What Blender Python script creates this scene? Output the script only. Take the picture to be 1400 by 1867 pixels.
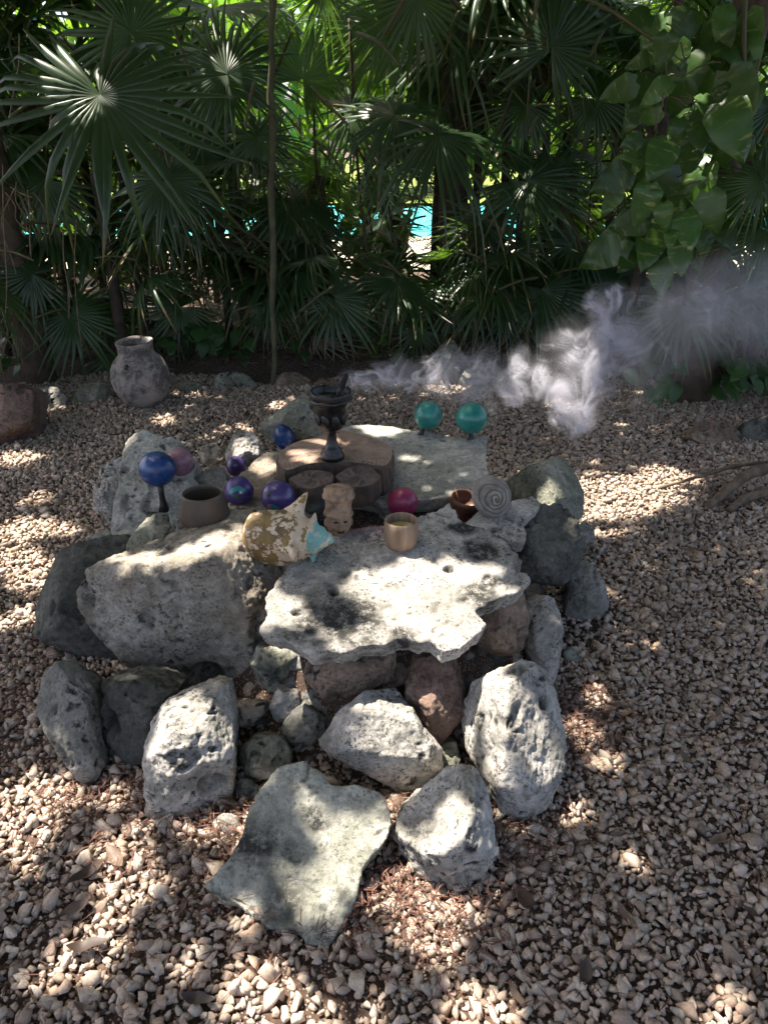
import bpy, bmesh, math, random
import numpy as np
from mathutils import Vector, Matrix, Quaternion
from mathutils.bvhtree import BVHTree

random.seed(7); rng = np.random.default_rng(7)
for o in list(bpy.data.objects): bpy.data.objects.remove(o)
sc = bpy.context.scene
COL = sc.collection

# ------------------------------------------------------------------ camera, sky, sun, exposure
CAMZ, PITCH = 1.5, math.radians(26)
cam_d = bpy.data.cameras.new('camera'); cam = bpy.data.objects.new('camera', cam_d); COL.objects.link(cam)
cam.location = (0, 0, CAMZ); cam.rotation_euler = (math.pi/2 - PITCH, 0, 0)
cam_d.sensor_fit = 'HORIZONTAL'; cam_d.sensor_width = 36; cam_d.lens = 36; cam_d.clip_end = 500; cam_d.clip_start = .05
sc.camera = cam
SUN = Vector((-.40, .16, 1.0)).normalized()          # towards the sun
world = bpy.data.worlds.new('World'); sc.world = world; world.use_nodes = True
wn = world.node_tree
sky = wn.nodes.new('ShaderNodeTexSky'); sky.sky_type = 'NISHITA'; sky.sun_disc = False
sky.dust_density = 4; sky.ozone_density = .2; sky.air_density = .7
sky.sun_elevation = math.asin(SUN.z); sky.sun_rotation = math.atan2(SUN.x, SUN.y)
wn.links.new(sky.outputs[0], wn.nodes['Background'].inputs[0]); wn.nodes['Background'].inputs[1].default_value = .15
sl = bpy.data.lights.new('sun', 'SUN'); sl.energy = 5; sl.angle = math.radians(.5); sl.color = (1, .95, .88)
so = bpy.data.objects.new('sun', sl); COL.objects.link(so); so.rotation_euler = SUN.to_track_quat('Z', 'Y').to_euler(); so.location = (-3, 1, 9)
sc.view_settings.view_transform = 'Standard'; sc.view_settings.look = 'None'; sc.view_settings.gamma = 1
sc.view_settings.exposure = 1.8
sc.view_settings.use_white_balance = True; sc.view_settings.white_balance_temperature = 6950; sc.view_settings.white_balance_tint = 11
sc.cycles.use_denoising = True; sc.cycles.max_bounces = 8; sc.cycles.diffuse_bounces = 4; sc.cycles.transmission_bounces = 6
sc.cycles.volume_bounces = 1; sc.cycles.volume_step_rate = 2.; sc.cycles.sample_clamp_indirect = 8

# ------------------------------------------------------------------ helpers
FWD = Vector((0, math.cos(PITCH), -math.sin(PITCH))); UPV = Vector((0, math.sin(PITCH), math.cos(PITCH))); CAM = Vector((0, 0, CAMZ))
def ray(px, py): return FWD + Vector((1, 0, 0))*((px-700)/1400) + UPV*((933.5-py)/1400)
def atz(px, py, z): d = ray(px, py); return CAM + d*((z-CAMZ)/d.z)
def aty(px, py, y): d = ray(px, py); return CAM + d*(y/d.y)

_perm = np.random.default_rng(3).permutation(256); _perm = np.concatenate([_perm, _perm, _perm])
_grad = np.random.default_rng(4).normal(size=(256, 3)); _grad /= np.linalg.norm(_grad, axis=1)[:, None]
def pnoise(P):
    I = np.floor(P).astype(int); F = P-I; I &= 255; U = F*F*F*(F*(F*6-15)+10)
    r = 0
    for a in (0, 1):
        for b in (0, 1):
            for c in (0, 1):
                h = _perm[_perm[_perm[I[:, 0]+a]+I[:, 1]+b]+I[:, 2]+c]
                w = (U[:, 0] if a else 1-U[:, 0])*(U[:, 1] if b else 1-U[:, 1])*(U[:, 2] if c else 1-U[:, 2])
                r = r + w*((F-np.array([a, b, c]))*_grad[h]).sum(1)
    return r*1.6
def fbm(P, o=4):
    s, a = 0, 1.
    for k in range(o): s = s+a*pnoise(P*2**k+17.3*k); a *= .5
    return s

def worley(P, seed=0):
    I = np.floor(P).astype(int); best = np.full(len(P), 9.)
    for a in (-1, 0, 1):
        for b in (-1, 0, 1):
            for c in (-1, 0, 1):
                C = I+np.array([a, b, c]); h = _perm[_perm[_perm[(C[:, 0]+seed) & 255]+(C[:, 1] & 255)]+(C[:, 2] & 255)]
                Q = C+.5+.45*_grad[h]; best = np.minimum(best, ((P-Q)**2).sum(1))
    return np.sqrt(best)
def mesh_from(name, V, F, smooth=True):
    me = bpy.data.meshes.new(name); me.from_pydata([tuple(v) for v in V], [], F)
    if smooth: me.polygons.foreach_set('use_smooth', [True]*len(me.polygons))
    me.update(); return me
def link(name, me, mat=None, parent=None, loc=None):
    o = bpy.data.objects.new(name, me); COL.objects.link(o)
    if mat is not None and me is not None and len(me.materials) == 0: me.materials.append(mat)
    if parent is not None: o.parent = parent
    if loc is not None: o.location = loc
    return o
def tag(o, label=None, cat=None, group=None, kind=None):
    if label: o['label'] = label
    if cat: o['category'] = cat
    if group: o['group'] = group
    if kind: o['kind'] = kind
    return o
def empty(name, loc, label=None, cat=None, group=None):
    o = bpy.data.objects.new(name, None); COL.objects.link(o); o.location = loc; o.empty_display_size = .05
    return tag(o, label, cat, group)
def tube(pts, rads, n=8, cap=True):
    V, F = [], []; pts = [Vector(p) for p in pts]
    if not hasattr(rads, '__len__'): rads = [rads]*len(pts)
    ref = Vector((.3, .8, .1)).normalized()
    for i, p in enumerate(pts):
        t = (pts[min(i+1, len(pts)-1)]-pts[max(i-1, 0)]).normalized()
        a = t.cross(ref)
        if a.length < .1: a = t.cross(Vector((1, 0, 0)))
        a.normalize(); b = t.cross(a)
        for k in range(n):
            an = 2*math.pi*k/n; V.append(p+(a*math.cos(an)+b*math.sin(an))*rads[i])
    for i in range(len(pts)-1):
        for k in range(n):
            F.append((i*n+k, i*n+(k+1) % n, (i+1)*n+(k+1) % n, (i+1)*n+k))
    if cap: F.append(tuple(range(n))[::-1]); F.append(tuple(range((len(pts)-1)*n, len(pts)*n)))
    return V, F
def lathe(prof, n=40):
    V, F = [], []
    for r, z in prof:
        for k in range(n): a = 2*math.pi*k/n; V.append(Vector((r*math.cos(a), r*math.sin(a), z)))
    m = len(prof)
    for i in range(m-1):
        for k in range(n): F.append((i*n+k, i*n+(k+1) % n, (i+1)*n+(k+1) % n, (i+1)*n+k))
    F.append(tuple(range(n))[::-1]); F.append(tuple(range((m-1)*n, m*n)))
    return V, F
def smooth_path(ps, k=6):
    ps = [Vector(p) for p in ps]; out = []
    for i in range(len(ps)-1):
        p0, p1, p2, p3 = ps[max(i-1, 0)], ps[i], ps[i+1], ps[min(i+2, len(ps)-1)]
        for j in range(k):
            t = j/k; out.append(.5*((2*p1)+(p2-p0)*t+(2*p0-5*p1+4*p2-p3)*t*t+(3*p1-p0-3*p2+p3)*t**3))
    return out+[ps[-1]]
def uvsphere(r, sx=1, sy=1, sz=1, n=32, m=20):
    prof = [(max(1e-4, r*math.sin(math.pi*i/m)), -r*math.cos(math.pi*i/m)) for i in range(m+1)]
    V, F = lathe(prof, n); return [Vector((v.x*sx, v.y*sy, v.z*sz)) for v in V], F

# ------------------------------------------------------------------ material helper
class M:
    def __init__(s, name):
        s.m = bpy.data.materials.new(name); s.m.use_nodes = True; s.t = s.m.node_tree; s.b = s.t.nodes['Principled BSDF']; s.out = s.t.nodes['Material Output']
    def n(s, typ, inp=None, **kw):
        x = s.t.nodes.new('ShaderNode'+typ)
        for k, v in kw.items(): setattr(x, k, v)
        for k, v in (inp or {}).items(): s.set(x.inputs[k], v)
        return x
    def set(s, sock, v):
        if isinstance(v, bpy.types.NodeSocket): s.t.links.new(v, sock)
        elif isinstance(v, tuple) and len(v) == 3 and sock.type == 'RGBA': sock.default_value = (*v, 1)
        else: sock.default_value = v
    def p(s, **kw):
        for k, v in kw.items(): s.set(s.b.inputs[k.replace('_', ' ')], v)
    def noise(s, vec, scale, detail=4, rough=.6, dist=0):
        return s.n('TexNoise', {'Vector': vec, 'Scale': scale, 'Detail': detail, 'Roughness': rough, 'Distortion': dist}).outputs[0]
    def ramp(s, fac, a, b, lo=0., hi=1.):
        return s.n('MapRange', {'Value': fac, 'From Min': a, 'From Max': b, 'To Min': lo, 'To Max': hi}).outputs[0]
    def mix(s, fac, a, b, mode='MIX'):
        x = s.n('Mix', data_type='RGBA', blend_type=mode); s.set(x.inputs[0], fac); s.set(x.inputs[6], a); s.set(x.inputs[7], b); return x.outputs[2]
    def math(s, op, a, b=0.):
        x = s.n('Math', operation=op); s.set(x.inputs[0], a); s.set(x.inputs[1], b); return x.outputs[0]
    def bump(s, h, strength=.3, dist=.01, normal=None):
        x = s.n('Bump', {'Height': h, 'Strength': strength, 'Distance': dist})
        if normal is not None: s.set(x.inputs['Normal'], normal)
        return x.outputs[0]
    def objco(s, rnd=True):
        c = s.n('TexCoord').outputs['Object']
        if rnd:
            r = s.n('ObjectInfo').outputs['Random']; x = s.n('VectorMath', operation='ADD'); s.set(x.inputs[0], c)
            k = s.n('CombineXYZ', {'X': s.math('MULTIPLY', r, 37.), 'Y': s.math('MULTIPLY', r, 91.), 'Z': s.math('MULTIPLY', r, 13.)})
            s.set(x.inputs[1], k.outputs[0]); c = x.outputs[0]
        return c
    def attr(s, name, out='Fac'): return s.n('Attribute', attribute_name=name).outputs[out]

def rockmat(name, light, mid, lich, dark=(.035, .035, .032), spk=.5, lich_amt=.5):
    m = M(name); c = m.objco()
    col = m.mix(m.ramp(m.noise(c, 5, 6, .7), .42, .58), mid, light)
    col = m.mix(m.math('MULTIPLY', m.ramp(m.noise(c, 9, 8, .7, .4), .48, .62), lich_amt), col, lich)
    fine = m.noise(c, 120, 3, .7); blot = m.noise(c, 14, 5, .7)
    sp = m.math('MULTIPLY', m.ramp(fine, .52, .60), m.ramp(blot, .40, .58))
    col = m.mix(m.math('MULTIPLY', sp, spk), col, dark)
    mott = m.ramp(m.noise(c, 45, 5, .8), .3, .7, .58, 1.28)
    col = m.mix(1., col, m.n('CombineColor', {0: mott, 1: mott, 2: mott}).outputs[0], 'MULTIPLY')
    st = m.math('MULTIPLY', m.math('MINIMUM', m.math('MULTIPLY', m.attr('stain'), 1.35), 1.), m.ramp(m.noise(c, 40, 5, .8), .34, .52))
    col = m.mix(st, col, dark)
    vor = m.n('TexVoronoi', {'Vector': c, 'Scale': 55., 'Randomness': 1.}).outputs['Distance']
    pit = m.math('MULTIPLY', m.ramp(vor, .0, .28, 1., 0.), m.ramp(m.noise(c, 11, 3), .45, .6))
    h = m.math('SUBTRACT', m.math('ADD', m.math('MULTIPLY', m.noise(c, 70, 6, .75), .9), m.math('MULTIPLY', m.noise(c, 260, 3, .7), .35)), m.math('MULTIPLY', pit, .9))
    m.p(Base_Color=col, Roughness=.93, Normal=m.bump(h, .75, .008)); m.b.inputs['Specular IOR Level'].default_value = .2
    return m.m
RM = {
 'pale': rockmat('limestone_pale', (.52, .49, .45), (.32, .305, .275), (.17, .175, .15), spk=.85, lich_amt=.6),
 'grey': rockmat('limestone_grey', (.34, .325, .295), (.20, .195, .175), (.12, .125, .10), spk=.8, lich_amt=.65),
 'green': rockmat('limestone_lichen', (.33, .325, .27), (.19, .195, .155), (.115, .125, .085), spk=.7, lich_amt=.75),
 'dark': rockmat('limestone_dark', (.14, .14, .125), (.075, .078, .07), (.05, .055, .042), spk=.6, lich_amt=.6),
 'brown': rockmat('limestone_brown', (.30, .22, .165), (.16, .115, .085), (.13, .12, .09), spk=.7, lich_amt=.4),
 'red': rockmat('limestone_red', (.25, .17, .135), (.14, .09, .07), (.15, .125, .10), spk=.7, lich_amt=.4),
 'tan': rockmat('limestone_tan', (.44, .38, .31), (.29, .24, .185), (.20, .175, .135), spk=.6, lich_amt=.5),
 'slabgrey': rockmat('limestone_slab', (.40, .395, .34), (.26, .26, .22), (.15, .16, .12), spk=.6, lich_amt=.6),
 'slabpale': rockmat('limestone_back_slab', (.50, .49, .44), (.34, .335, .29), (.22, .225, .18), spk=.5, lich_amt=.5),
 'wedge': rockmat('limestone_wedge', (.42, .385, .335), (.27, .235, .19), (.16, .145, .105), spk=.75, lich_amt=.6),
}

# ------------------------------------------------------------------ ground
def heap(x, y):                                        # soil heap inside the rock pile
    dx, dy = (x+.05)/.62, (y-2.25)/.72
    r = np.sqrt(dx*dx+dy*dy); t = np.clip((1.05-r)/.45, 0, 1); return .31*t*t*(3-2*t)
xs = np.concatenate([np.linspace(-90, -6, 18), np.linspace(-5, 5, 160), np.linspace(6, 90, 18)])
ys = np.concatenate([np.linspace(-20, -.6, 8), np.linspace(0, 7, 120), np.linspace(8, 140, 24)])
X, Y = np.meshgrid(xs, ys); Z = heap(X, Y)
PP = np.stack([X.ravel(), Y.ravel(), X.ravel()*0], 1)
Z = Z+np.where((Y > -.5) & (Y < 6.5), .012*fbm(PP*3, 3).reshape(X.shape), 0)
Z += np.clip((Y-5.25)/.5, 0, 1)*np.clip((9-Y)/1, 0, 1)*.06
V = np.stack([X.ravel(), Y.ravel(), Z.ravel()], 1); nx = len(xs)
F = [(j*nx+i, j*nx+i+1, (j+1)*nx+i+1, (j+1)*nx+i) for j in range(len(ys)-1) for i in range(nx-1)]
m = M('soil'); c = m.objco(False)
col = m.mix(m.ramp(m.noise(c, 6, 6, .7), .35, .65), (.04, .025, .018), (.09, .056, .04))
col = m.mix(m.ramp(m.noise(c, 60, 4, .7), .5, .7), col, (.13, .08, .055))
vg = m.n('TexVoronoi', {'Vector': c, 'Scale': 130., 'Randomness': 1.}); grit = m.math('MULTIPLY', m.ramp(vg.outputs['Distance'], .42, .30), m.ramp(m.n('SeparateColor', {0: vg.outputs['Color']}).outputs[0], .25, .45))
col = m.mix(grit, col, m.mix(m.n('SeparateColor', {0: vg.outputs['Color']}).outputs[1], (.22, .16, .12), (.42, .33, .26)))
m.p(Base_Color=col, Roughness=1., Normal=m.bump(m.math('ADD', m.noise(c, 90, 5, .7), m.math('MULTIPLY', grit, .8)), .8, .008)); SOIL = m.m
ground_me = mesh_from('ground', V, F); ground = link('ground', ground_me, SOIL); tag(ground, kind='structure')

# ------------------------------------------------------------------ rocks
JOBS = []
def plane_pts(spec, anchor, slope, yaw):
    P0 = atz(*anchor); s = math.radians(slope); w = math.radians(yaw)
    n = Vector((math.sin(w)*math.cos(s), -math.cos(w)*math.cos(s), math.sin(s)))
    out = []
    for q in spec:
        d = ray(q[0], q[1]); t = (P0-CAM).dot(n)/d.dot(n); p = CAM+d*t
        if len(q) > 2: p = p-d.normalized()*q[2]
        out.append(p)
    return out, n
def rock(label, mat, anchor, slope, outline, inner=(), depth=.2, yaw=0, slab=False, shrink=.8, name='rock', rough=1., dents=(), stains=(), vox=None, cuts=8, seed=None, drop=0., group='rocks of the pile'):
    r = random.Random(seed if seed is not None else hash((anchor[0], anchor[1])) & 0xffff)
    O, n = plane_pts(outline, anchor, slope, yaw)
    if slab:
        for lev in range(2):
            Q = []
            for i, p in enumerate(O):
                q = O[(i+1) % len(O)]; L_ = (q-p).length; Q += [p, (p+q)*.5+(q-p).cross(n).normalized()*r.gauss(0, .055)*min(L_, .12)]
            O = Q
    c = sum(O, Vector())/len(O)
    if not slab: O = [c+(p-c)*1.06 for p in O]
    back = [c+(p-c)*shrink-n*depth-Vector((0, 0, drop)) for p in O]
    bm = bmesh.new()
    if slab:
        a = [bm.verts.new(p) for p in O]; b = [bm.verts.new(p) for p in back]; N = len(a)
        bm.faces.new(a); bm.faces.new(b[::-1])
        for i in range(N): bm.faces.new((a[i], b[i], b[(i+1) % N], a[(i+1) % N]))
        bmesh.ops.triangulate(bm, faces=bm.faces[:])
        bmesh.ops.recalc_face_normals(bm, faces=bm.faces[:])
    else:
        I, _ = plane_pts([(q[0], q[1], q[2]*(1.7 if cuts else 1.)) for q in inner], anchor, slope, yaw)
        pts = O+list(I)+back
        for p in pts: p.z = max(p.z, -.06)
        for p in pts: bm.verts.new(p)
        def rehull():
            g = bmesh.ops.convex_hull(bm, input=bm.verts[:], use_existing_faces=False)
            bmesh.ops.delete(bm, geom=list({e for e in g['geom_interior']+g['geom_unused'] if isinstance(e, bmesh.types.BMVert)}), context='VERTS')
        rehull()
        cc = sum((v.co for v in bm.verts), Vector())/len(bm.verts)
        for k in range(cuts):
            dv = (n*r.uniform(.5, 1.1)+Vector((r.gauss(0, .75), r.gauss(0, .5), r.gauss(0, .75)))).normalized()
            sup = max((v.co-cc).dot(dv) for v in bm.verts)
            bmesh.ops.bisect_plane(bm, geom=bm.verts[:]+bm.edges[:]+bm.faces[:], plane_co=cc+dv*sup*r.uniform(.70, .92), plane_no=dv, clear_outer=True)
            for f in bm.faces[:]: bm.faces.remove(f)
            for e in bm.edges[:]: bm.edges.remove(e)
            rehull()
    me = bpy.data.meshes.new('tmp'); bm.to_mesh(me); bm.free()
    o = bpy.data.objects.new('tmp_rock', me); COL.objects.link(o)
    bb = [v.co for v in me.vertices]; size = max(max(v[i] for v in bb)-min(v[i] for v in bb) for i in range(3))
    md = o.modifiers.new('r', 'REMESH'); md.mode = 'VOXEL'; md.voxel_size = vox or max(.0042, size/74)
    JOBS.append(dict(o=o, label=label, mat=mat, size=size, seed=r.uniform(0, 60), rough=rough, dents=[(plane_pts([(d[0], d[1])], anchor, slope, yaw)[0][0], d[2], d[3]) for d in dents],
                     stains=[(plane_pts([(d[0], d[1])], anchor, slope, yaw)[0][0], d[2]) for d in stains], name=name, slab=slab, depth=depth, group=group))
def finish_rocks():
    bpy.context.view_layer.update(); dg = bpy.context.evaluated_depsgraph_get(); out = []
    for J in JOBS:
        ev = J['o'].evaluated_get(dg); me = bpy.data.meshes.new_from_object(ev, depsgraph=dg)
        n = len(me.vertices); P = np.empty(n*3); me.vertices.foreach_get('co', P); P = P.reshape(-1, 3)
        # soften the voxel steps, then break the surface up
        E = np.empty(len(me.edges)*2, dtype=np.int64); me.edges.foreach_get('vertices', E); E = E.reshape(-1, 2)
        deg = np.bincount(E.ravel(), minlength=n)[:, None]
        for _ in range(1):
            S = np.zeros_like(P); np.add.at(S, E[:, 0], P[E[:, 1]]); np.add.at(S, E[:, 1], P[E[:, 0]]); P = .7*P+.3*S/np.maximum(deg, 1)
        me.vertices.foreach_set('co', P.ravel()); me.update()
        N = np.empty(n*3); me.vertex_normals.foreach_get('vector', N); N = N.reshape(-1, 3)
        s, sd, ro = J['size'], J['seed'], J['rough']
        big = min(s, .5)
        if J['slab']: big = min(big, J['depth']*2.2)
        W = P+.02*np.stack([pnoise(P/.07+sd), pnoise(P/.07+sd+9), pnoise(P/.07+sd+21)], 1)
        d = .018*big*fbm(W/(.5*big)+sd, 2)
        fs_ = max(.05, .30*big); w1 = worley(W/fs_+sd, int(sd)); d += .05*fs_*(w1-.5)
        w2 = worley(W/(fs_*.42)+sd*2, int(sd)+5); d += ro*.07*fs_*.42*(w2-.5)
        d += ro*(.0032*fbm(W/.04+sd, 4)+.0022*fbm(P/.013+sd, 2))
        msk = np.clip(fbm(P/.16+sd+3, 3)*2.6+.25, 0, 1)
        kk = np.clip((pnoise(W/.02+sd+31)-.30)/.14, 0, 1); d -= ro*.006*kk*msk*np.clip(.5+1.2*pnoise(P/.06+sd), 0, 1)
        k2 = np.clip((pnoise(W/.075+sd+51)-.36)/.12, 0, 1); d -= min(ro, 1.3)*.009*k2*msk
        stain = np.clip(kk*msk*.75+k2*msk*.5, 0, .8)*min(1., ro)  # pits are darkened in the colour as well as sunk
        for q, rad, dep in J['dents']:
            r2 = np.linalg.norm(P-np.array(q), axis=1)/rad; g = np.clip((1.15-r2)/.45, 0, 1); d -= dep*g*g*(3-2*g)
            stain = np.maximum(stain, np.clip(1.5-r2, 0, 1)*(1. if rad < .03 else .6)*(dep > .0085)*(rad < .06))  # darkness of the dent holes put into the colour
        for q, rad in J['stains']:
            r2 = np.linalg.norm(P-np.array(q), axis=1)/rad+.5*fbm(P/.05+sd, 3); stain = np.maximum(stain, np.clip(1.3-r2, 0, 1))
        P = P+N*d[:, None]
        ctr = np.array([(P[:, 0].min()+P[:, 0].max())/2, (P[:, 1].min()+P[:, 1].max())/2, P[:, 2].min()])
        me.vertices.foreach_set('co', (P-ctr).ravel()); me.polygons.foreach_set('use_smooth', [True]*len(me.polygons))
        a = me.attributes.new('stain', 'FLOAT', 'POINT'); a.data.foreach_set('value', stain)
        me.update(); me.name = J['name']; me.materials.clear(); me.materials.append(RM[J['mat']])
        old = J['o'].data; bpy.data.objects.remove(J['o']); bpy.data.meshes.remove(old)
        o = link(J['name'], me, None, None, ctr); tag(o, J['label'], 'rock', J['group']); out.append(o)
    return out

rock('smooth grey-green slab leaning at the front foot of the pile', 'slabgrey', (600, 1735, .0), 62,
     [(372, 1612), (400, 1580), (440, 1525), (455, 1470), (480, 1430), (505, 1398), (560, 1388), (590, 1410), (605, 1430), (650, 1432), (695, 1447), (718, 1490), (706, 1530), (680, 1560), (655, 1610), (640, 1660), (600, 1735), (560, 1722), (510, 1695), (450, 1680), (390, 1650)],
     depth=.10, slab=True, shrink=.93, rough=.7, vox=.006, dents=[(430, 1655, .07, .018), (560, 1560, .09, .012), (520, 1640, .05, .01)], stains=[(455, 1545, .05), (575, 1490, .03)])
rock('pitted pale rock with yellow-green lower edge at the right of the front slab', 'pale', (830, 1642, 0), 42,
     [(716, 1520), (735, 1475), (775, 1440), (820, 1402), (862, 1398), (884, 1440), (890, 1500), (902, 1560), (880, 1600), (830, 1642), (780, 1618), (738, 1582)],
     [(800, 1470, .05), (850, 1470, .05), (780, 1560, .07), (845, 1570, .05)], depth=.2, rough=1.6, dents=[(800, 1545, .045, .03), (845, 1585, .03, .02)], stains=[(800, 1540, .05)])
rock('large pale pitted boulder at the right front corner of the pile', 'pale', (960, 1500, 0), 38,
     [(846, 1300), (868, 1245), (950, 1208), (1000, 1225), (1028, 1300), (1036, 1385), (1004, 1460), (962, 1502), (922, 1485), (888, 1425), (858, 1375)],
     [(920, 1290, .08), (905, 1390, .1), (990, 1330, .08), (960, 1400, .1)], depth=.26, rough=1.3, dents=[(985, 1283, .022, .03)])
rock('pale angular rock in the middle of the front wall, above the front slab', 'pale', (740, 1446, .02), 30,
     [(588, 1352), (618, 1302), (668, 1266), (722, 1262), (752, 1300), (800, 1368), (802, 1420), (765, 1446), (700, 1442), (640, 1416), (600, 1392)],
     [(660, 1310, .05), (756, 1330, .07), (758, 1400, .06), (640, 1375, .06)], depth=.2, rough=1.1, dents=[(705, 1358, .02, .015), (737, 1327, .013, .012)])
rock('block-shaped pale rock with hollow in its face, left of the front slab', 'pale', (300, 1490, 0), 22,
     [(266, 1325), (290, 1292), (345, 1270), (388, 1256), (408, 1262), (421, 1325), (416, 1470), (300, 1492), (270, 1482), (264, 1400)],
     [(272, 1345, .05), (340, 1345, .05), (416, 1345, .04), (330, 1430, .06)], depth=.18, rough=1.3, dents=[(350, 1395, .04, .035), (385, 1425, .035, .03)], stains=[(352, 1400, .04)])
rock('huge wedge-shaped boulder with tan front face, left of the flat slab', 'wedge', (320, 1268, 0.02), 3,
     [(150, 1065), (165, 1040), (260, 1030), (340, 1000, -.08), (418, 932, -.36), (470, 924, -.38), (492, 960, -.3), (522, 1030, -.22), (482, 1122, -.04), (468, 1170), (456, 1250), (400, 1262), (310, 1268), (262, 1230), (228, 1188), (180, 1152), (152, 1105)],
     [(200, 1052, .04), (290, 1046, .05), (392, 1018, .05), (452, 1110, .06), (330, 1170, .05)], depth=.35, shrink=.7, drop=.34, rough=1.2, vox=.0065, cuts=0, dents=[(380, 1225, .05, .05)])
rock('broad flat sunlit limestone slab with ragged edge, candle cup standing on it', 'pale', (600, 1190, .37), 80,
     [(468, 1148), (487, 1122), (482, 1090), (498, 1068), (512, 1048), (530, 1012), (580, 985), (620, 965), (690, 960), (730, 945), (770, 938), (818, 917), (835, 932), (842, 952), (870, 958), (922, 985), (958, 1020), (948, 1036), (968, 1055), (942, 1080), (892, 1098), (866, 1112), (888, 1135), (879, 1152), (842, 1182), (810, 1188), (788, 1168), (765, 1172), (742, 1163), (700, 1176), (660, 1178), (622, 1190), (560, 1192), (538, 1178), (498, 1166)],
     depth=.055, slab=True, shrink=.95, rough=.75, vox=.0055, dents=[(609, 1078, .0135, .035), (818, 1038, .0135, .035), (541, 1117, .014, .016), (880, 1002, .05, .008), (893, 1058, .02, .008)],
     stains=[(880, 1002, .06), (620, 1130, .11), (660, 1112, .05), (893, 1058, .03), (870, 1085, .05), (735, 1160, .05), (845, 965, .04)])
rock('rust-stained rock propping the right end of the flat slab', 'brown', (930, 1196, .2), 12,
     [(872, 1105), (958, 1082), (970, 1130), (964, 1172), (932, 1196), (882, 1192), (866, 1150)], [(935, 1120, .05), (920, 1165, .05)], depth=.18)
rock('brown-grey pitted rock under the front edge of the flat slab', 'brown', (620, 1302, .08), 12,
     [(553, 1235), (568, 1190), (640, 1180), (716, 1188), (719, 1240), (692, 1270), (645, 1292), (590, 1302), (562, 1272)], [(620, 1220, .05), (690, 1215, .04)], depth=.2, rough=1.3)
rock('reddish crumbling rock under the flat slab, above the right front boulder', 'red', (815, 1362, .06), 18,
     [(758, 1212), (828, 1198), (852, 1262), (848, 1322), (815, 1362), (780, 1342), (736, 1282), (745, 1240)], [(800, 1255, .05), (775, 1300, .05)], depth=.2, rough=1.7)
rock('rounded dark green-grey rock between the wedge boulder and the flat slab', 'green', (500, 1262, .1), 15,
     [(458, 1215), (470, 1182), (520, 1178), (548, 1205), (545, 1240), (510, 1262), (470, 1255)], [(500, 1215, .05)], depth=.15)
rock('small pale wedge rock beside the block-shaped rock', 'tan', (440, 1330, .06), 35,
     [(420, 1285), (440, 1276), (488, 1280), (485, 1300), (445, 1330), (422, 1325)], [(455, 1295, .02)], depth=.1)
rock('dark triangular rock in the front wall beside the pale angular rock', 'grey', (545, 1372, .04), 25,
     [(508, 1340), (525, 1305), (552, 1286), (592, 1315), (590, 1352), (548, 1372), (512, 1365)], [(555, 1315, .03)], depth=.13)
rock('small green-white rock with a sunny corner above the front slab', 'green', (470, 1421, .03), 35,
     [(422, 1400), (440, 1365), (470, 1338), (512, 1345), (530, 1375), (525, 1410), (472, 1422), (430, 1418)], [(470, 1375, .03)], depth=.12)
rock('small dim rock wedged in the shade beneath the flat slab', 'grey', (510, 1325, .08), 20,
     [(488, 1290), (505, 1262), (540, 1270), (550, 1300), (520, 1325), (495, 1318)], depth=.1)
rock('little green stone jammed between reddish rock and right boulder', 'green', (820, 1418, .02), 25,
     [(798, 1395), (806, 1358), (835, 1360), (842, 1395), (822, 1418)], depth=.09)
rock('large dark mossy boulder at the left side of the pile', 'dark', (150, 1222, 0), 38,
     [(48, 1120), (58, 1065), (105, 1012), (170, 985), (240, 968), (262, 1030), (240, 1150), (232, 1200), (150, 1222), (105, 1192), (58, 1150)],
     [(130, 1060, .07), (150, 1150, .1), (200, 1040, .05)], depth=.3, rough=1.5, vox=.009)
rock('upright grey knobbly rock at the left front corner with a sunny spot', 'grey', (160, 1438, 0), 25,
     [(62, 1245), (98, 1214), (148, 1262), (165, 1330), (182, 1400), (162, 1438), (130, 1420), (88, 1352), (64, 1300)], [(110, 1290, .05), (135, 1370, .05)], depth=.18, rough=1.2)
rock('dark hollowed rock in deep shade below the wedge boulder', 'dark', (225, 1426, 0), 18,
     [(165, 1262), (250, 1252), (318, 1272), (305, 1340), (268, 1395), (228, 1426), (190, 1412), (170, 1330)], [(240, 1300, .03)], depth=.22, rough=1.6, dents=[(180, 1330, .05, .05)])
rock('dark crusty rock on the right side beside the spiral fossil', 'dark', (1000, 1082, .18), 35,
     [(942, 970), (972, 925), (1020, 918), (1052, 950), (1072, 1000), (1062, 1050), (1022, 1082), (968, 1076), (945, 1035)], [(1000, 960, .07), (1010, 1040, .07)], depth=.22, rough=2.)
rock('broad green-grey peaked rock at the back right of the pile', 'green', (1040, 962, .16), 32,
     [(918, 872), (960, 852), (1005, 838), (1032, 829), (1052, 860), (1068, 935), (1042, 962), (980, 950), (930, 915)], [(1022, 858, .06), (1000, 920, .06)], depth=.25)
rock('grey rock with pale chipped top on the gravel at the right of the pile', 'grey', (1070, 1132, 0), 32,
     [(1055, 1018), (1092, 1026), (1104, 1060), (1112, 1105), (1072, 1132), (1030, 1122), (1040, 1060)], [(1085, 1055, .05), (1070, 1100, .05)], depth=.22)
rock('narrow pale rock standing behind the right front boulder', 'pale', (1012, 1258, .04), 25,
     [(968, 1100), (1000, 1088), (1020, 1094), (1026, 1135), (1027, 1215), (1012, 1258), (975, 1218), (958, 1172)], [(1000, 1120, .05), (995, 1180, .05)], depth=.2)
rock('small green cobble on the gravel right of the pile', 'green', (1050, 1218, 0), 45,
     [(1028, 1190), (1045, 1174), (1068, 1185), (1072, 1205), (1052, 1218), (1034, 1212)], depth=.05)
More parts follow.
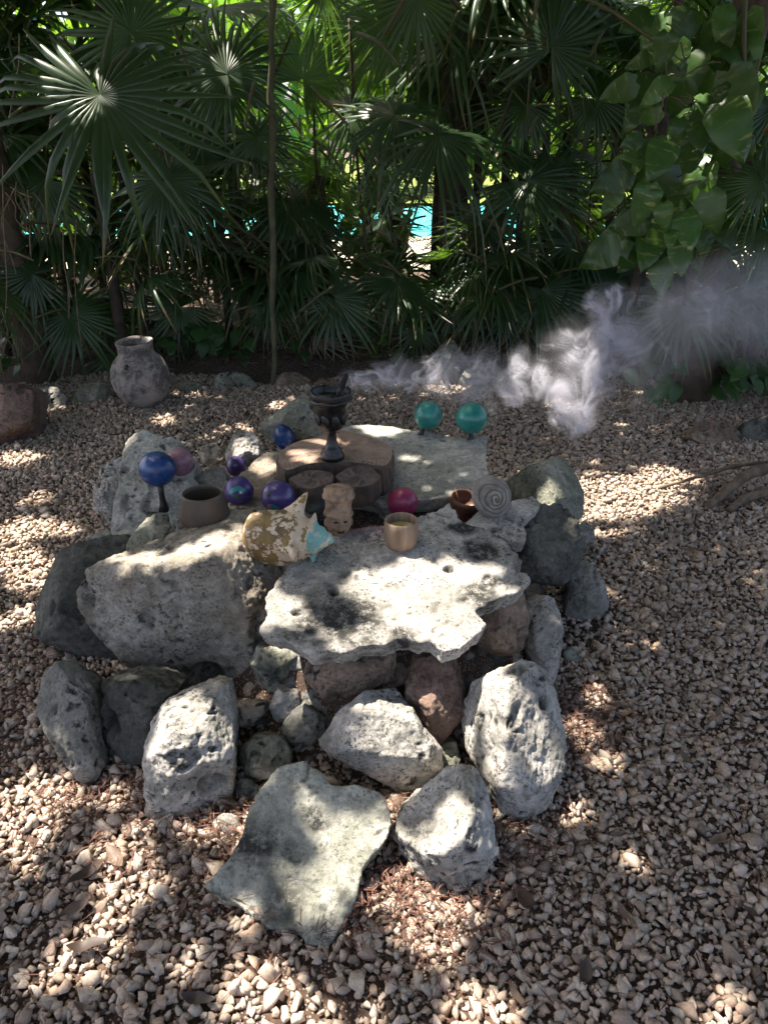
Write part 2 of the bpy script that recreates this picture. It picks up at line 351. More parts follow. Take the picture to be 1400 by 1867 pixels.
rock('pale thin slab under the spiral fossil', 'pale', (930, 985, .37), 72,
     [(840, 962), (872, 930), (930, 915), (972, 902), (986, 916), (952, 948), (958, 988), (900, 975)], depth=.06, slab=True, shrink=.9, rough=.8)
rock('wide flat slab behind the pile top, two teal balls standing at its far edge', 'slabpale', (760, 908, .38), 84,
     [(560, 800), (640, 774), (720, 777), (780, 786), (832, 796), (886, 788), (892, 860), (882, 882), (812, 906), (760, 912), (700, 920), (600, 900), (570, 850)], depth=.07, slab=True, shrink=.92, rough=.6)
rock('pale pointed rock at the very back behind the black goblet', 'green', (560, 802, .12), 38,
     [(472, 782), (500, 745), (545, 711), (578, 714), (602, 742), (648, 772), (640, 800), (560, 806), (490, 800)], [(572, 730, .05), (540, 765, .08)], depth=.22)
rock('crusty white rock at the back left beside the blue painted egg', 'pale', (440, 848, .3), 30,
     [(408, 820), (425, 790), (455, 783), (474, 808), (470, 836), (440, 850), (415, 846)], [(445, 805, .03)], depth=.12, rough=1.6)
rock('small white rock at the back left behind the mauve ball', 'tan', (385, 846, .27), 30,
     [(364, 825), (375, 806), (405, 805), (412, 830), (390, 847), (368, 842)], depth=.1, rough=1.4)
rock('tall pale-grey leaning slab at the back left, behind the blue maraca', 'slabpale', (230, 1012, .2), 48,
     [(200, 960), (215, 890), (222, 830), (232, 798), (262, 780), (330, 802), (362, 832), (352, 870), (385, 902), (360, 930), (335, 955), (300, 965), (262, 1008), (208, 1004)], depth=.14, slab=True, shrink=.9, rough=.9)
rock('jagged pale crust of rock at the far left edge of the leaning slab', 'pale', (198, 955, .04), 30,
     [(170, 890), (178, 850), (212, 832), (234, 850), (228, 930), (198, 956), (172, 925)], [(195, 870, .03)], depth=.16, rough=2.2)
rock('small leaf-shaped grey-green stone left of the clay cup', 'green', (245, 1028, .3), 45,
     [(228, 1018), (236, 980), (268, 942), (302, 930), (308, 960), (282, 1002), (250, 1028)], [(275, 970, .02)], depth=.08)
rock('small round dark stone directly below the clay cup', 'grey', (335, 1012, .31), 30,
     [(296, 985), (310, 964), (350, 960), (376, 975), (368, 1002), (335, 1012), (302, 1008)], [(335, 978, .03)], depth=.1)
rock('dull grey rock under the mauve ball', 'grey', (390, 905, .33), 45,
     [(330, 880), (352, 858), (400, 848), (430, 868), (428, 900), (390, 908), (345, 905)], depth=.1)
rock('cream flat slab left of the tree stump', 'tan', (480, 935, .39), 80,
     [(425, 880), (452, 850), (478, 826), (530, 815), (575, 830), (575, 930), (520, 950), (470, 938), (435, 915)], depth=.07, slab=True, shrink=.9)
rock('small grey stone on the gravel under the block-shaped rock', 'grey', (405, 1535, 0), 50, [(378, 1505), (400, 1480), (432, 1488), (440, 1515), (410, 1536)], depth=.06)
rock('small dark stone between block-shaped rock and front slab', 'dark', (445, 1478, .0), 40, [(422, 1440), (440, 1420), (468, 1425), (470, 1455), (446, 1478)], depth=.09)
rock('small orange-tan stone behind the pitted lower right rock', 'tan', (720, 1482, .0), 45, [(702, 1460), (716, 1445), (738, 1452), (735, 1475), (718, 1484)], depth=.06)
rock('dark lump beneath the spiral fossil slab', 'dark', (915, 1000, .22), 25, [(862, 965), (900, 950), (958, 960), (965, 1000), (915, 1010)], depth=.2)
rock('small dim rock under the rust-stained rock', 'dark', (900, 1204, .17), 25, [(880, 1180), (892, 1160), (918, 1165), (925, 1192), (902, 1206)], depth=.08)
rock('dark stone behind the carved head, next to the stump', 'dark', (565, 930, .4), 50, [(540, 915), (556, 898), (592, 905), (588, 925), (562, 934)], depth=.06)
rock('low grey rock at the back right between peaked rock and gravel', 'grey', (1075, 1000, .0), 40, [(1055, 960), (1070, 945), (1088, 965), (1090, 995), (1070, 1004)], depth=.12)
rock('small grey stone in the gap left of the dark mossy boulder top', 'grey', (200, 1012, .15), 45, [(148, 990), (165, 968), (205, 962), (222, 990), (200, 1014), (160, 1010)], depth=.12)
rock('flat grey stone just under the clay cup', 'grey', (375, 985, .40), 82, [(322, 960), (335, 925), (415, 918), (432, 950), (420, 985), (375, 992), (330, 985)], depth=.09, slab=True, shrink=.9)
# stones bordering the clearing
B = 'stones along the edge of the clearing'
rock('reddish-brown boulder with dark front at the far left edge', 'red', (20, 820, 0), 18, [(-60, 740), (-30, 702), (20, 698), (50, 715), (56, 760), (48, 800), (15, 822), (-50, 822)], [(20, 730, .08)], depth=.35, group=B)
rock('low pale border stone next to the reddish-brown boulder', 'grey', (85, 748, 0), 35, [(48, 730), (62, 702), (100, 704), (118, 722), (112, 742), (84, 748), (55, 745)], depth=.2, group=B)
rock('dim mossy border stone left of the grey jug', 'green', (165, 738, 0), 40, [(122, 725), (140, 700), (190, 698), (205, 720), (190, 738), (140, 738)], depth=.25, group=B)
rock('low mossy border stone to the right of the grey jug', 'green', (420, 714, 0), 42, [(370, 705), (385, 682), (440, 678), (466, 695), (455, 712), (400, 716)], depth=.25, group=B)
rock('flat brown border stone behind the pile, left of the goblet', 'brown', (520, 710, 0), 45, [(478, 702), (492, 682), (540, 676), (566, 690), (558, 708), (505, 712)], depth=.25, group=B)
rock('small border stone just behind the goblet rim', 'brown', (590, 708, 0), 45, [(568, 700), (580, 684), (606, 684), (612, 702), (592, 709)], depth=.15, group=B)
rock('tall grey border stone behind the first teal ball, in thin smoke', 'grey', (815, 700, 0), 30, [(770, 690), (790, 640), (815, 615), (842, 625), (858, 660), (862, 695), (815, 704)], [(820, 650, .08)], depth=.3, group=B)
rock('grey border stone behind the second teal ball, in thin smoke', 'grey', (880, 715, 0), 38, [(836, 705), (850, 668), (895, 655), (925, 680), (922, 708), (880, 718)], depth=.3, group=B)
rock('low tan border stone in the shade under the vine', 'brown', (1310, 815, 0), 35, [(1258, 795), (1275, 768), (1330, 762), (1362, 785), (1355, 812), (1300, 820)], depth=.3, group=B)
rock('dark border stone cut by the right edge of the picture', 'dark', (1400, 815, 0), 35, [(1358, 800), (1372, 758), (1420, 750), (1450, 790), (1420, 820)], depth=.3, group=B)
rock('small dim stone on the leaf litter under the vine', 'brown', (1265, 735, 0), 40, [(1238, 722), (1255, 702), (1288, 705), (1294, 728), (1262, 738)], depth=.2, group=B)
rock('small border stone between the grey jug and the mossy stone', 'green', (345, 716, 0), 40, [(322, 708), (332, 692), (360, 692), (368, 708), (345, 717)], depth=.15, group=B)
ROCKS = finish_rocks()

# small rubble wedged wherever soil would show between the rocks
def make_bvh0(obs):
    V, F, own = [], [], []
    for o in obs:
        k = len(V); L = o.location; V += [v.co+L for v in o.data.vertices]; F += [tuple(i+k for i in p.vertices) for p in o.data.polygons]; own += [o.name]*len(o.data.polygons)
    return BVHTree.FromPolygons(V, F), own
B0, OWN = make_bvh0(ROCKS+[ground]); rub = []; rr0 = random.Random(11)
WHERE = lambda px, py: ('left' if px < 420 else 'right' if px > 860 else 'middle', 'front' if py > 1180 else 'upper')
for py in range(880, 1480, 9):
    for px in range(60, 1100, 9):
        h_ = B0.ray_cast(CAM, ray(px, py).normalized())
        if h_[0] is None or OWN[h_[2]] != 'ground' or heap(h_[0].x, h_[0].y) < .035 or (585 < px < 715 and 900 < py < 1010): continue
        if any((h_[0]-q).length < .062 for q in rub): continue
        rub.append(h_[0]); w_ = rr0.randint(30, 52)*.5; mt_ = rr0.choice(['grey', 'brown', 'dark', 'tan', 'green', 'grey'])
        rock('small rubble stone wedged in the shade between the larger rocks', mt_, (px, py+w_*.5, max(0, h_[0].z-.012)), rr0.uniform(25, 60), [(px+w_*1.5*math.cos(a_)*rr0.uniform(.75, 1.1), py+w_*1.1*math.sin(a_)*rr0.uniform(.75, 1.1)) for a_ in [i*.785 for i in range(8)]], depth=.06, name='rubble_stone', cuts=5, vox=.0065, group='small rubble between the rocks')
JOBS = [J for J in JOBS if J['name'] == 'rubble_stone']
ROCKS += finish_rocks()
# one search tree over rocks and soil, to set things down on what carries them
def make_bvh(obs):
    V, F = [], []
    for o in obs:
        k = len(V); L = o.location; V += [v.co+L for v in o.data.vertices]; F += [tuple(i+k for i in p.vertices) for p in o.data.polygons]
    return BVHTree.FromPolygons(V, F)
BVH = make_bvh(ROCKS+[ground])
def hit(px, py):
    r = BVH.ray_cast(CAM, ray(px, py).normalized()); return r[0]
def floor_z(x, y, top=1.4):
    r = BVH.ray_cast(Vector((x, y, top)), Vector((0, 0, -1))); return r[0].z if r[0] is not None else 0.
def settle(px, py, rpx, sink=.004):
    """where a ball that shows at px, py with radius rpx touches what is below it"""
    d = ray(px, py)
    for i in range(2200):
        t = 1.2+i*.0015; p = CAM+d*t; r = rpx/1400*t
        if max(floor_z(p.x, p.y), floor_z(p.x, p.y-.5*r)-.1*r) > p.z-r+sink: return p, r
    return p, r

# ------------------------------------------------------------------ gravel
def pebble_mesh(k, npt, sub):
    r = random.Random(k); bm = bmesh.new()
    for i in range(npt):
        v = Vector((r.gauss(0, 1), r.gauss(0, 1), r.gauss(0, 1))).normalized()
        bm.verts.new(Vector((v.x*1.08, v.y*.92, v.z*.7))*r.uniform(.72, 1.18))
    g = bmesh.ops.convex_hull(bm, input=bm.verts[:])
    bmesh.ops.delete(bm, geom=list({e for e in g['geom_interior']+g['geom_unused'] if isinstance(e, bmesh.types.BMVert)}), context='VERTS')
    if sub:
        bmesh.ops.subdivide_edges(bm, edges=bm.edges[:], cuts=1, use_grid_fill=True); bmesh.ops.smooth_vert(bm, verts=bm.verts[:], factor=.12, use_axis_x=True, use_axis_y=True, use_axis_z=True)
    bmesh.ops.triangulate(bm, faces=bm.faces[:])
    me = bpy.data.meshes.new('pebble'); bm.to_mesh(me); bm.free(); me.polygons.foreach_set('use_smooth', [True]*len(me.polygons)); return me
m = M('pebble_stone'); c = m.objco(False)
at = m.attr('rnd'); rn = m.n('Mix', data_type='FLOAT'); m.set(rn.inputs[0], m.math('GREATER_THAN', at, 1e-4)); m.set(rn.inputs[2], m.n('ObjectInfo').outputs['Random']); m.set(rn.inputs[3], at)
cr = m.n('ValToRGB', {0: rn.outputs[0]}); e = cr.color_ramp.elements
e[0].position = 0; e[0].color = (.20, .155, .12, 1); e[1].position = 1; e[1].color = (.56, .47, .39, 1)
for ps, cl in ((.12, (.36, .265, .205)), (.35, (.46, .36, .285)), (.55, (.39, .34, .28)), (.72, (.54, .435, .355)), (.90, (.45, .33, .24))):
    q = e.new(ps); q.color = (*cl, 1)
geo = m.n('NewGeometry').outputs['Position']
col = m.mix(1., cr.outputs[0], m.n('CombineColor', {i: m.ramp(m.noise(geo, 160, 4, .7), .3, .7, .68, 1.16) for i in range(3)}).outputs[0], 'MULTIPLY')
m.p(Base_Color=col, Roughness=.88, Normal=m.bump(m.noise(geo, 300, 4, .7), .45, .004)); m.b.inputs['Specular IOR Level'].default_value = .25; PEB = m.m
lo = [pebble_mesh(k, 9, False) for k in range(8)]; hi = [pebble_mesh(50+k, 11, True) for k in range(8)]
def arr(me):
    v = np.array([x.co[:] for x in me.vertices]); f = np.array([p.vertices[:] for p in me.polygons]); return v, f
loA = [arr(x) for x in lo]; hiA = [arr(x) for x in hi]
sp = .0145; pts = []
yy = .45
while yy < 5.55:
    hw = .56*math.hypot(yy, 1.2)+.75; nxp = int(2*hw/sp)
    xx = np.linspace(-hw, hw, nxp)+rng.uniform(-sp*.5, sp*.5, nxp); pts.append(np.stack([xx, yy+rng.uniform(-sp*.5, sp*.5, nxp)], 1)); yy += sp
pts = np.concatenate(pts); z0 = heap(pts[:, 0], pts[:, 1]); keep = z0 < .05
edge = fbm(np.stack([pts[:, 0]*.9, pts[:, 1]*0, pts[:, 0]*0+3], 1), 2)*.25
keep &= pts[:, 1] < 5.15+edge
thin = fbm(np.stack([pts[:, 0]*1.6, pts[:, 1]*1.6, pts[:, 0]*0+8], 1), 3)
near_rock = (np.abs(heap(pts[:, 0], pts[:, 1]*1.0)) > .001)
keep &= rng.random(len(pts)) < np.where(thin > .4, .72, .97)
pts, z0 = pts[keep], z0[keep]
npb = len(pts); rad = np.clip(rng.lognormal(math.log(.0104), .36, npb), .005, .027)
zz = z0+.012*fbm(np.concatenate([pts*3, pts[:, :1]*0], 1), 3)+rad*.35+rng.uniform(-.004, .011, npb)
rel = np.stack([pts[:, 0], pts[:, 1], zz-CAMZ], 1); fw = rel@np.array(FWD); u = rel[:, 0]/fw*1400+700; v = 933.5-rel@np.array(UPV)/fw*1400
inview = (u > 0) & (u < 1400) & (v > 0) & (v < 1867)
vis = inview.copy()
for i in np.where(inview & (fw < 1.8))[0]:
    h_ = BVH.ray_cast(CAM, Vector(rel[i]).normalized()); vis[i] = h_[0] is None or (h_[0]-CAM).length > np.linalg.norm(rel[i])-.05
order = np.argsort(np.where(vis, fw-rad*45, 99)); single = set(order[:300].tolist())
def rotm(n):
    q = rng.normal(size=(n, 4)); q[:, 1:3] *= .35; q /= np.linalg.norm(q, axis=1)[:, None]; return q
Q = rotm(npb); pv = rng.integers(0, 8, npb); rnd = rng.uniform(.002, 1, npb)
def qmat(q):
    w, x, y, z = q; return np.array([[1-2*(y*y+z*z), 2*(x*y-z*w), 2*(x*z+y*w)], [2*(x*y+z*w), 1-2*(x*x+z*z), 2*(y*z-x*w)], [2*(x*z-y*w), 2*(y*z+x*w), 1-2*(x*x+y*y)]])
VV, FF, RR, k0 = [], [], [], 0
for i in range(npb):
    if i in single: continue
    v0, f0 = (hiA if (fw[i] < 1.6 and vis[i]) else loA)[pv[i]]
    VV.append(v0@qmat(Q[i]).T*rad[i]+np.array([pts[i, 0], pts[i, 1], zz[i]])); FF.append(f0+k0); RR.append(np.full(len(v0), rnd[i])); k0 += len(v0)
VV = np.concatenate(VV); FF = np.concatenate(FF)
me = bpy.data.meshes.new('gravel'); me.vertices.add(len(VV)); me.vertices.foreach_set('co', VV.ravel()); me.loops.add(len(FF)*3); me.loops.foreach_set('vertex_index', FF.ravel().astype(np.int32))
me.polygons.add(len(FF)); me.polygons.foreach_set('loop_start', np.arange(len(FF), dtype=np.int32)*3); me.polygons.foreach_set('use_smooth', [True]*len(FF)); me.update(calc_edges=True)
a = me.attributes.new('rnd', 'FLOAT', 'POINT'); a.data.foreach_set('value', np.concatenate(RR))
g = link('gravel', me, PEB, ground); tag(g, 'pale crushed limestone gravel covering the clearing', kind='stuff')
for x in hi: x.materials.append(PEB)
for i in order[:300]:
    o = link('pebble', hi[pv[i]], None, ground, (pts[i, 0], pts[i, 1], zz[i])); o.rotation_mode = 'QUATERNION'; o.rotation_quaternion = Quaternion(Q[i]); o.scale = (rad[i],)*3

# ------------------------------------------------------------------ fallen leaves, litter, twigs
m = M('dead_leaf'); c = m.objco()
rr = m.n('ObjectInfo').outputs['Random']; cr = m.n('ValToRGB', {0: rr}); e = cr.color_ramp.elements
e[0].color = (.03, .02, .016, 1); e[1].color = (.17, .11, .075, 1); q = e.new(.35); q.color = (.10, .06, .04, 1); q = e.new(.7); q.color = (.17, .13, .09, 1)
m.p(Base_Color=m.mix(m.ramp(m.noise(c, 40, 4), .4, .7), cr.outputs[0], (.05, .03, .02)), Roughness=.6); DEAD = m.m
def leaf_mesh(k, L=1., W=.38, curl=.25, n=8):
    r = random.Random(k); V, F = [], []
    for i in range(n+1):
        t = i/n; w = W*math.sin(math.pi*min(1, t*.96+.02))**.8*(1-.25*t); z = curl*(t-.5)**2*2.2+.05*math.sin(t*9+k)
        for s in (-1, 0, 1): V.append(Vector((t*L-.5*L, s*w*.5, z+abs(s)*w*.35+r.uniform(-.015, .015))))
    for i in range(n):
        for s in (0, 1): F.append((i*3+s, i*3+s+1, i*3+s+4, i*3+s+3))
    return mesh_from('fallen_leaf', V, F)
lm = [leaf_mesh(k, W=.34+.06*k, curl=.15+.12*k) for k in range(4)]
for x in lm: x.materials.append(DEAD)
SPOT = [(155, 1590, 95, 'wide greyish dead leaf on the gravel below the block-shaped rock'), (210, 1560, 80, 'narrow tan dead leaf pointing at the block-shaped rock'),
 (160, 1725, 85, 'oval pinkish-brown dead leaf in the lower left sunlight'), (135, 1660, 75, 'curled grey-brown leaf on the lower left gravel'), (137, 1552, 45, 'black curled leaf scrap in the lower left gravel'),
 (150, 1835, 45, 'black leaf scrap near the lower left bottom edge'), (360, 1820, 70, 'long grey dead leaf upright near the bottom edge'), (960, 1640, 75, 'broad tan dead leaf to the right of the pitted rock'),
 (1140, 1665, 60, 'dark glossy leaf alone on the right gravel'), (1065, 1535, 35, 'little blue-black leaf scrap on the right gravel'), (1125, 1520, 40, 'small brown leaf right of the right front boulder'),
 (1070, 1770, 60, 'dull purple-brown leaf on the lower right gravel'), (940, 1810, 60, 'dark brown leaf near the bottom edge right of centre'), (1250, 1380, 50, 'greenish-tan leaf lying on the right gravel'),
 (1230, 1120, 45, 'grey-green leaf on the gravel right of the pile'), (1370, 1660, 35, 'black leaf stub at the right edge'), (1255, 1000, 40, 'mossy leaf scrap on the right-hand gravel'),
 (450, 755, 45, 'yellow-green fallen leaf on the gravel behind the pile'), (1140, 1300, 55, 'tan leaf on the shaded gravel beside the right boulder'), (1310, 1530, 50, 'olive leaf on gravel near the right edge'),
 (330, 1655, 50, 'pale leaf touching the left corner of the front slab'), (150, 1095, 35, 'dark leaf on the gravel left of the mossy boulder'), (90, 920, 35, 'brown leaf on the gravel in the left shade')]
for i, (px, py, L, lab) in enumerate(SPOT):
    p = atz(px, py, .03); s = L/1400*(p-CAM).length*.72; p.z = .022
    o = link('fallen_leaf', lm[i % 4], None, None, p); o.scale = (s, s, s*.8); o.rotation_euler = (random.uniform(-.25, .25), random.uniform(-.25, .25), random.uniform(0, 6.28)); tag(o, lab, 'leaf', 'dead leaves on the gravel')
V, F = [], []
def sliver(p, L, w, az, tilt):
    d = Vector((math.cos(az)*math.cos(tilt), math.sin(az)*math.cos(tilt), math.sin(tilt)))*L; s = Vector((-math.sin(az), math.cos(az), .3))*w; k = len(V)
    V.extend([p-d*.5, p+s, p+d*.5, p-s]); F.append((k, k+1, k+2, k+3))
LIT = [(720, 1590, .10, 500), (790, 1680, .09, 350), (930, 1540, .09, 450), (1060, 1290, .09, 450), (1050, 1350, .07, 250), (230, 1470, .1, 350), (430, 1380, .05, 250), (420, 1500, .06, 250), (640, 1640, .05, 200), (40, 1250, .12, 300),
       (340, 1560, .1, 250), (1300, 900, .35, 500), (60, 720, .2, 300), (150, 1450, .08, 200), (720, 1470, .04, 120), (870, 1430, .03, 150), (50, 1180, .1, 200)]
for px, py, rad_, n in LIT:
    c0 = atz(px, py, .02)
    for _ in range(n):
        x, y = c0.x+random.gauss(0, rad_), c0.y+random.gauss(0, rad_); floor_z(x, y) < .034 and sliver(Vector((x, y, .022+random.uniform(.0, .018))), random.uniform(.012, .05), random.uniform(.0006, .002), random.uniform(0, 6.28), random.uniform(-.3, .3))
for _ in range(4500):
    y = random.uniform(.6, 5.2); x = random.uniform(-1, 1)*(.56*math.hypot(y, 1.2)+.4)
    floor_z(x, y) < .034 and sliver(Vector((x, y, .022+random.uniform(-.006, .012))), random.uniform(.015, .07), random.uniform(.0005, .0022), random.uniform(0, 6.28), random.uniform(-.2, .2))
m = M('leaf_litter'); geo = m.n('NewGeometry').outputs['Position']
m.p(Base_Color=m.mix(m.ramp(m.noise(geo, 30, 3), .35, .65), (.05, .022, .014), (.17, .075, .05)), Roughness=.8)
o = link('leaf_litter', mesh_from('leaf_litter', V, F, False), m.m); tag(o, 'reddish-brown shredded leaf litter between rocks and gravel', kind='stuff')

# ------------------------------------------------------------------ things on the pile
def simple(name, col, rough=.5, noise_col=None, scale=20, thr=(.45, .6), bump=0., coat=0., metallic=0., spec=.5):
    m = M(name); c = m.objco(); b = col
    if noise_col is not None: b = m.mix(m.ramp(m.noise(c, scale, 5, .65), *thr), col, noise_col)
    m.p(Base_Color=b, Roughness=rough, Metallic=metallic); m.b.inputs['Coat Weight'].default_value = coat; m.b.inputs['Coat Roughness'].default_value = .12; m.b.inputs['Specular IOR Level'].default_value = spec
    if bump: m.p(Normal=m.bump(m.noise(c, scale*3, 5, .7), bump, .006))
    if coat: m.p(Roughness=m.ramp(m.noise(c, scale*2.5, 6, .75), .35, .7, rough*.7, rough*2.1)); m.set(m.b.inputs['Coat Weight'], m.ramp(m.noise(c, scale*1.5, 5, .7), .4, .65, coat, 0.))
    return m.m
PAINT = {'blue': simple('blue_paint', (.004, .02, .10), .3, (.018, .08, .25), 14, (.42, .66), .05, .6), 'teal': simple('teal_paint', (.006, .155, .13), .32, (.018, .27, .22), 12, (.4, .7), .05, .5),
 'pink': simple('magenta_paint', (.26, .018, .075), .35, (.38, .065, .14), 16, (.45, .7), .05, .5), 'purple': simple('purple_paint', (.05, .03, .14), .3, (.075, .05, .19), 10, (.4, .7), .02, .6),
 'mauve': simple('mauve_paint', (.22, .10, .14), .35, (.34, .20, .24), 20, (.45, .65), .05, .4)}
MOT = {'teal': simple('motif_teal', (.03, .22, .22), .4), 'black': simple('motif_black', (.012, .012, .014), .4), 'rose': simple('motif_rose', (.4, .1, .16), .4), 'green': simple('motif_green', (.03, .14, .03), .4), 'white': simple('motif_white', (.5, .5, .48), .4), 'red': simple('motif_red', (.3, .02, .03), .4)}
BLACKW = simple('black_wood', (.012, .012, .013), .45)
def motif(parent, r, ax, ay, shape, mat, sx=1, sz=1):
    """flat painted mark: shape = outline in degrees around the direction that faces the camera, laid on the gourd's skin"""
    W = 14; V, F = [], []
    cx = sum(p[0] for p in shape)/len(shape); cy = sum(p[1] for p in shape)/len(shape)
    def pos(a, b): a, b = math.radians(a+ax), math.radians(b+ay); return Vector((math.sin(a)*math.cos(b)*sx, -math.cos(a)*math.cos(b)*sx, math.sin(b)*sz))*(r*1.008)
    n = len(shape); rings = 4
    V.append(pos(cx, cy))
    for k in range(1, rings+1):
        for p in shape: V.append(pos(cx+(p[0]-cx)*k/rings, cy+(p[1]-cy)*k/rings))
    for i in range(n): F.append((0, 1+i, 1+(i+1) % n))
    for k in range(rings-1):
        for i in range(n): F.append((1+k*n+i, 1+(k+1)*n+i, 1+(k+1)*n+(i+1) % n, 1+k*n+(i+1) % n))
    return link('painted_motif', mesh_from('painted_motif', V, F), MOT[mat], parent)
def arc(r0, r1, a0, a1, n=9):
    o = [(r1*math.cos(math.radians(a0+(a1-a0)*i/n)), r1*math.sin(math.radians(a0+(a1-a0)*i/n))) for i in range(n+1)]
    return o+[(r0*math.cos(math.radians(a1+(a0-a1)*i/n)), r0*math.sin(math.radians(a1+(a0-a1)*i/n))) for i in range(n+1)]
def blob(r, n=10, k=0, sx=1, sy=1):
    q = random.Random(k); return [(r*sx*q.uniform(.8, 1.15)*math.cos(6.283*i/n), r*sy*q.uniform(.8, 1.15)*math.sin(6.283*i/n)) for i in range(n)]
def gourd(name, label, px, py, rpx, col, handle=None, egg=1., tilt=0., cat='ball', marks=()):
    p, r = settle(px, py, rpx)
    if handle:                                           # stands on its stick: find the foot, then the head straight above it
        f = hit(*handle) or p; d = ray(px, py); t = f.y/d.y; p = CAM+d*t; r = rpx/1400*t
    e = empty(name, p-Vector((0, 0, r if not handle else (p.z-f.z))), label, cat, 'painted gourds and balls')
    up = p-e.location
    V, F = uvsphere(r, 1, 1, egg); V = [v*(1+.012*math.sin(3*v.x/r+px)+.01*math.sin(4*v.z/r+py)) for v in V]
    b = link('gourd', mesh_from('gourd', V, F), PAINT[col], e, up); b.rotation_euler = (0, tilt, 0)
    for mk in marks: motif(b, r, *mk, sz=egg)
    if handle:
        q = f-e.location; top = up+(q-up).normalized()*r*.9
        V, F = tube([top, top*.6+q*.4, top*.15+q*.85, q-Vector((0, 0, .01))], [r*.2, r*.15, r*.2, r*.34], 14); link('handle', mesh_from('handle', V, F), BLACKW, e)
    return e
gourd('maraca', 'dark blue ball-shaped maraca standing on its black handle, left of the clay cup', 287, 855, 33, 'blue', handle=(299, 926), cat='maraca')
gourd('painted_ball', 'dull mauve-pink ball half hidden behind the dark blue maraca', 327, 842, 26, 'mauve')
gourd('painted_gourd', 'bright blue oval gourd with flower painting, left of the black goblet', 518, 796, 19, 'blue', egg=1.28, tilt=-.2, marks=[(-25, -35, blob(22, 9, 1, 1, .7), 'green'), (10, -45, blob(17, 9, 2), 'white'), (-5, -22, blob(10, 7, 4), 'rose'), (28, -30, blob(9, 7, 5), 'teal')])
gourd('painted_gourd', 'small plain purple egg-shaped gourd beside the crusty white rock', 431, 850, 18, 'purple', egg=1.12)
gourd('painted_ball', 'purple ball with teal swirl touching the clay cup', 436, 895, 27, 'purple', marks=[(5, 5, arc(22, 38, 20, 170), 'teal'), (-5, -8, arc(10, 18, 10, 190), 'green'), (18, 18, blob(7, 8, 3), 'white')])
gourd('painted_ball', 'purple ball with black crescent and teal bird painting, behind the conch', 507, 906, 31, 'purple', marks=[(-32, 5, arc(20, 36, 70, 200), 'black'), (-14, -16, blob(24, 12, 6, 1, .62), 'teal'), (-24, -10, blob(9, 8, 7), 'rose'), (0, -30, blob(13, 9, 8, 1.2, .5), 'green')])
gourd('maraca', 'bright teal ball-shaped maraca on a short dark handle, left one of two', 781, 757, 26, 'teal', handle=(767, 791), cat='maraca')
gourd('maraca', 'teal ball-shaped maraca in thin smoke at the corner of the wide flat slab', 860, 762, 29, 'teal', handle=(858, 800), cat='maraca')
gourd('painted_ball', 'magenta-pink ball right behind the wooden candle cup', 734, 916, 28, 'pink')

# cups
def cup(name, label, px, py, wpx, hpx, prof, mat, inside, cat='cup', tilt=(0, 0)):
    p = hit(px, py); s = wpx/1400*p.y/ray(px, py).y
    e = empty(name, p-Vector((0, 0, .006)), label, cat); e.rotation_euler = (tilt[0], tilt[1], 0)
    V, F = lathe([(r*s, z*s) for r, z in prof], 44); link('cup_body', mesh_from('cup_body', V, F), mat, e)
    return e, s
CLAY = simple('dark_clay', (.045, .034, .026), .5, (.085, .06, .042), 9, (.4, .65), .15)
cup('clay_cup', 'wide brown clay cup with tapering rim and dark empty inside', 375, 950, 92, 80,
    [(.30, 0), (.44, .02), (.485, .1), (.49, .2), (.455, .42), (.41, .62), (.40, .655), (.375, .665), (.36, .645), (.38, .55), (.42, .3), (.40, .12), (.0005, .09)], CLAY, None)
WOOD = M('candle_wood'); c = WOOD.objco(); mp = WOOD.n('Mapping', {'Vector': c, 'Scale': (1., 1., .12)}).outputs[0]
WOOD.p(Base_Color=WOOD.mix(WOOD.ramp(WOOD.noise(mp, 60, 4, .6), .35, .68), (.17, .11, .07), (.31, .22, .15)), Roughness=.68); WOOD = WOOD.m
ec, s = cup('candle_cup', 'small wooden cup filled with yellow candle wax on the flat slab', 731, 993, 62, 60,
    [(.30, 0), (.40, .03), (.47, .2), (.50, .45), (.50, .72), (.485, .88), (.465, .90), (.44, .88), (.455, .70), (.44, .4), (.0005, .3)], WOOD, None)
V, F = lathe([(.0005, .40), (.452, .40), (.452, .60), (.44, .615), (.40, .607), (.2, .60), (.0005, .598)], 40)
for v in V: v *= s
WAX = simple('candle_wax', (.45, .40, .16), .4, (.55, .50, .28), 60, (.4, .65), .3); WAX.node_tree.nodes['Principled BSDF'].inputs['Subsurface Weight'].default_value = .2
wx = link('wax', mesh_from('wax', V, F), WAX, ec)
V, F = tube([(0, 0, .59*s), (.01*s, 0, .66*s), (.03*s, 0, .72*s)], .012*s, 6); link('wick', mesh_from('wick', V, F), BLACKW, wx)
COCO = simple('coconut_shell', (.12, .042, .017), .5, (.06, .025, .013), 12, (.4, .65), .12, .2)
ec, s = cup('coconut_bowl', 'red-brown coconut shell bowl holding thin sticks, beside the spiral fossil', 842, 945, 60, 60,
    [(.20, .0), (.24, .03), (.20, .10), (.22, .22), (.36, .32), (.46, .46), (.50, .65), (.485, .80), (.45, .80), (.46, .66), (.40, .48), (.28, .38), (.0005, .33)], COCO, None, cat='bowl', tilt=(.1, .16))
ec.children[0].location = (0, 0, 0)
STRAW = simple('dry_straw', (.30, .2, .1), .6)
for k, (a, b) in enumerate([((-.1, .0, .4), (-.42, .1, 1.0)), ((.05, .05, .4), (.34, -.1, .98)), ((0, -.1, .4), (.1, -.25, 1.02))]):
    V, F = tube([Vector(a)*s, Vector(b)*s], .008*s, 5); link('stick', mesh_from('stick', V, F), STRAW, ec)

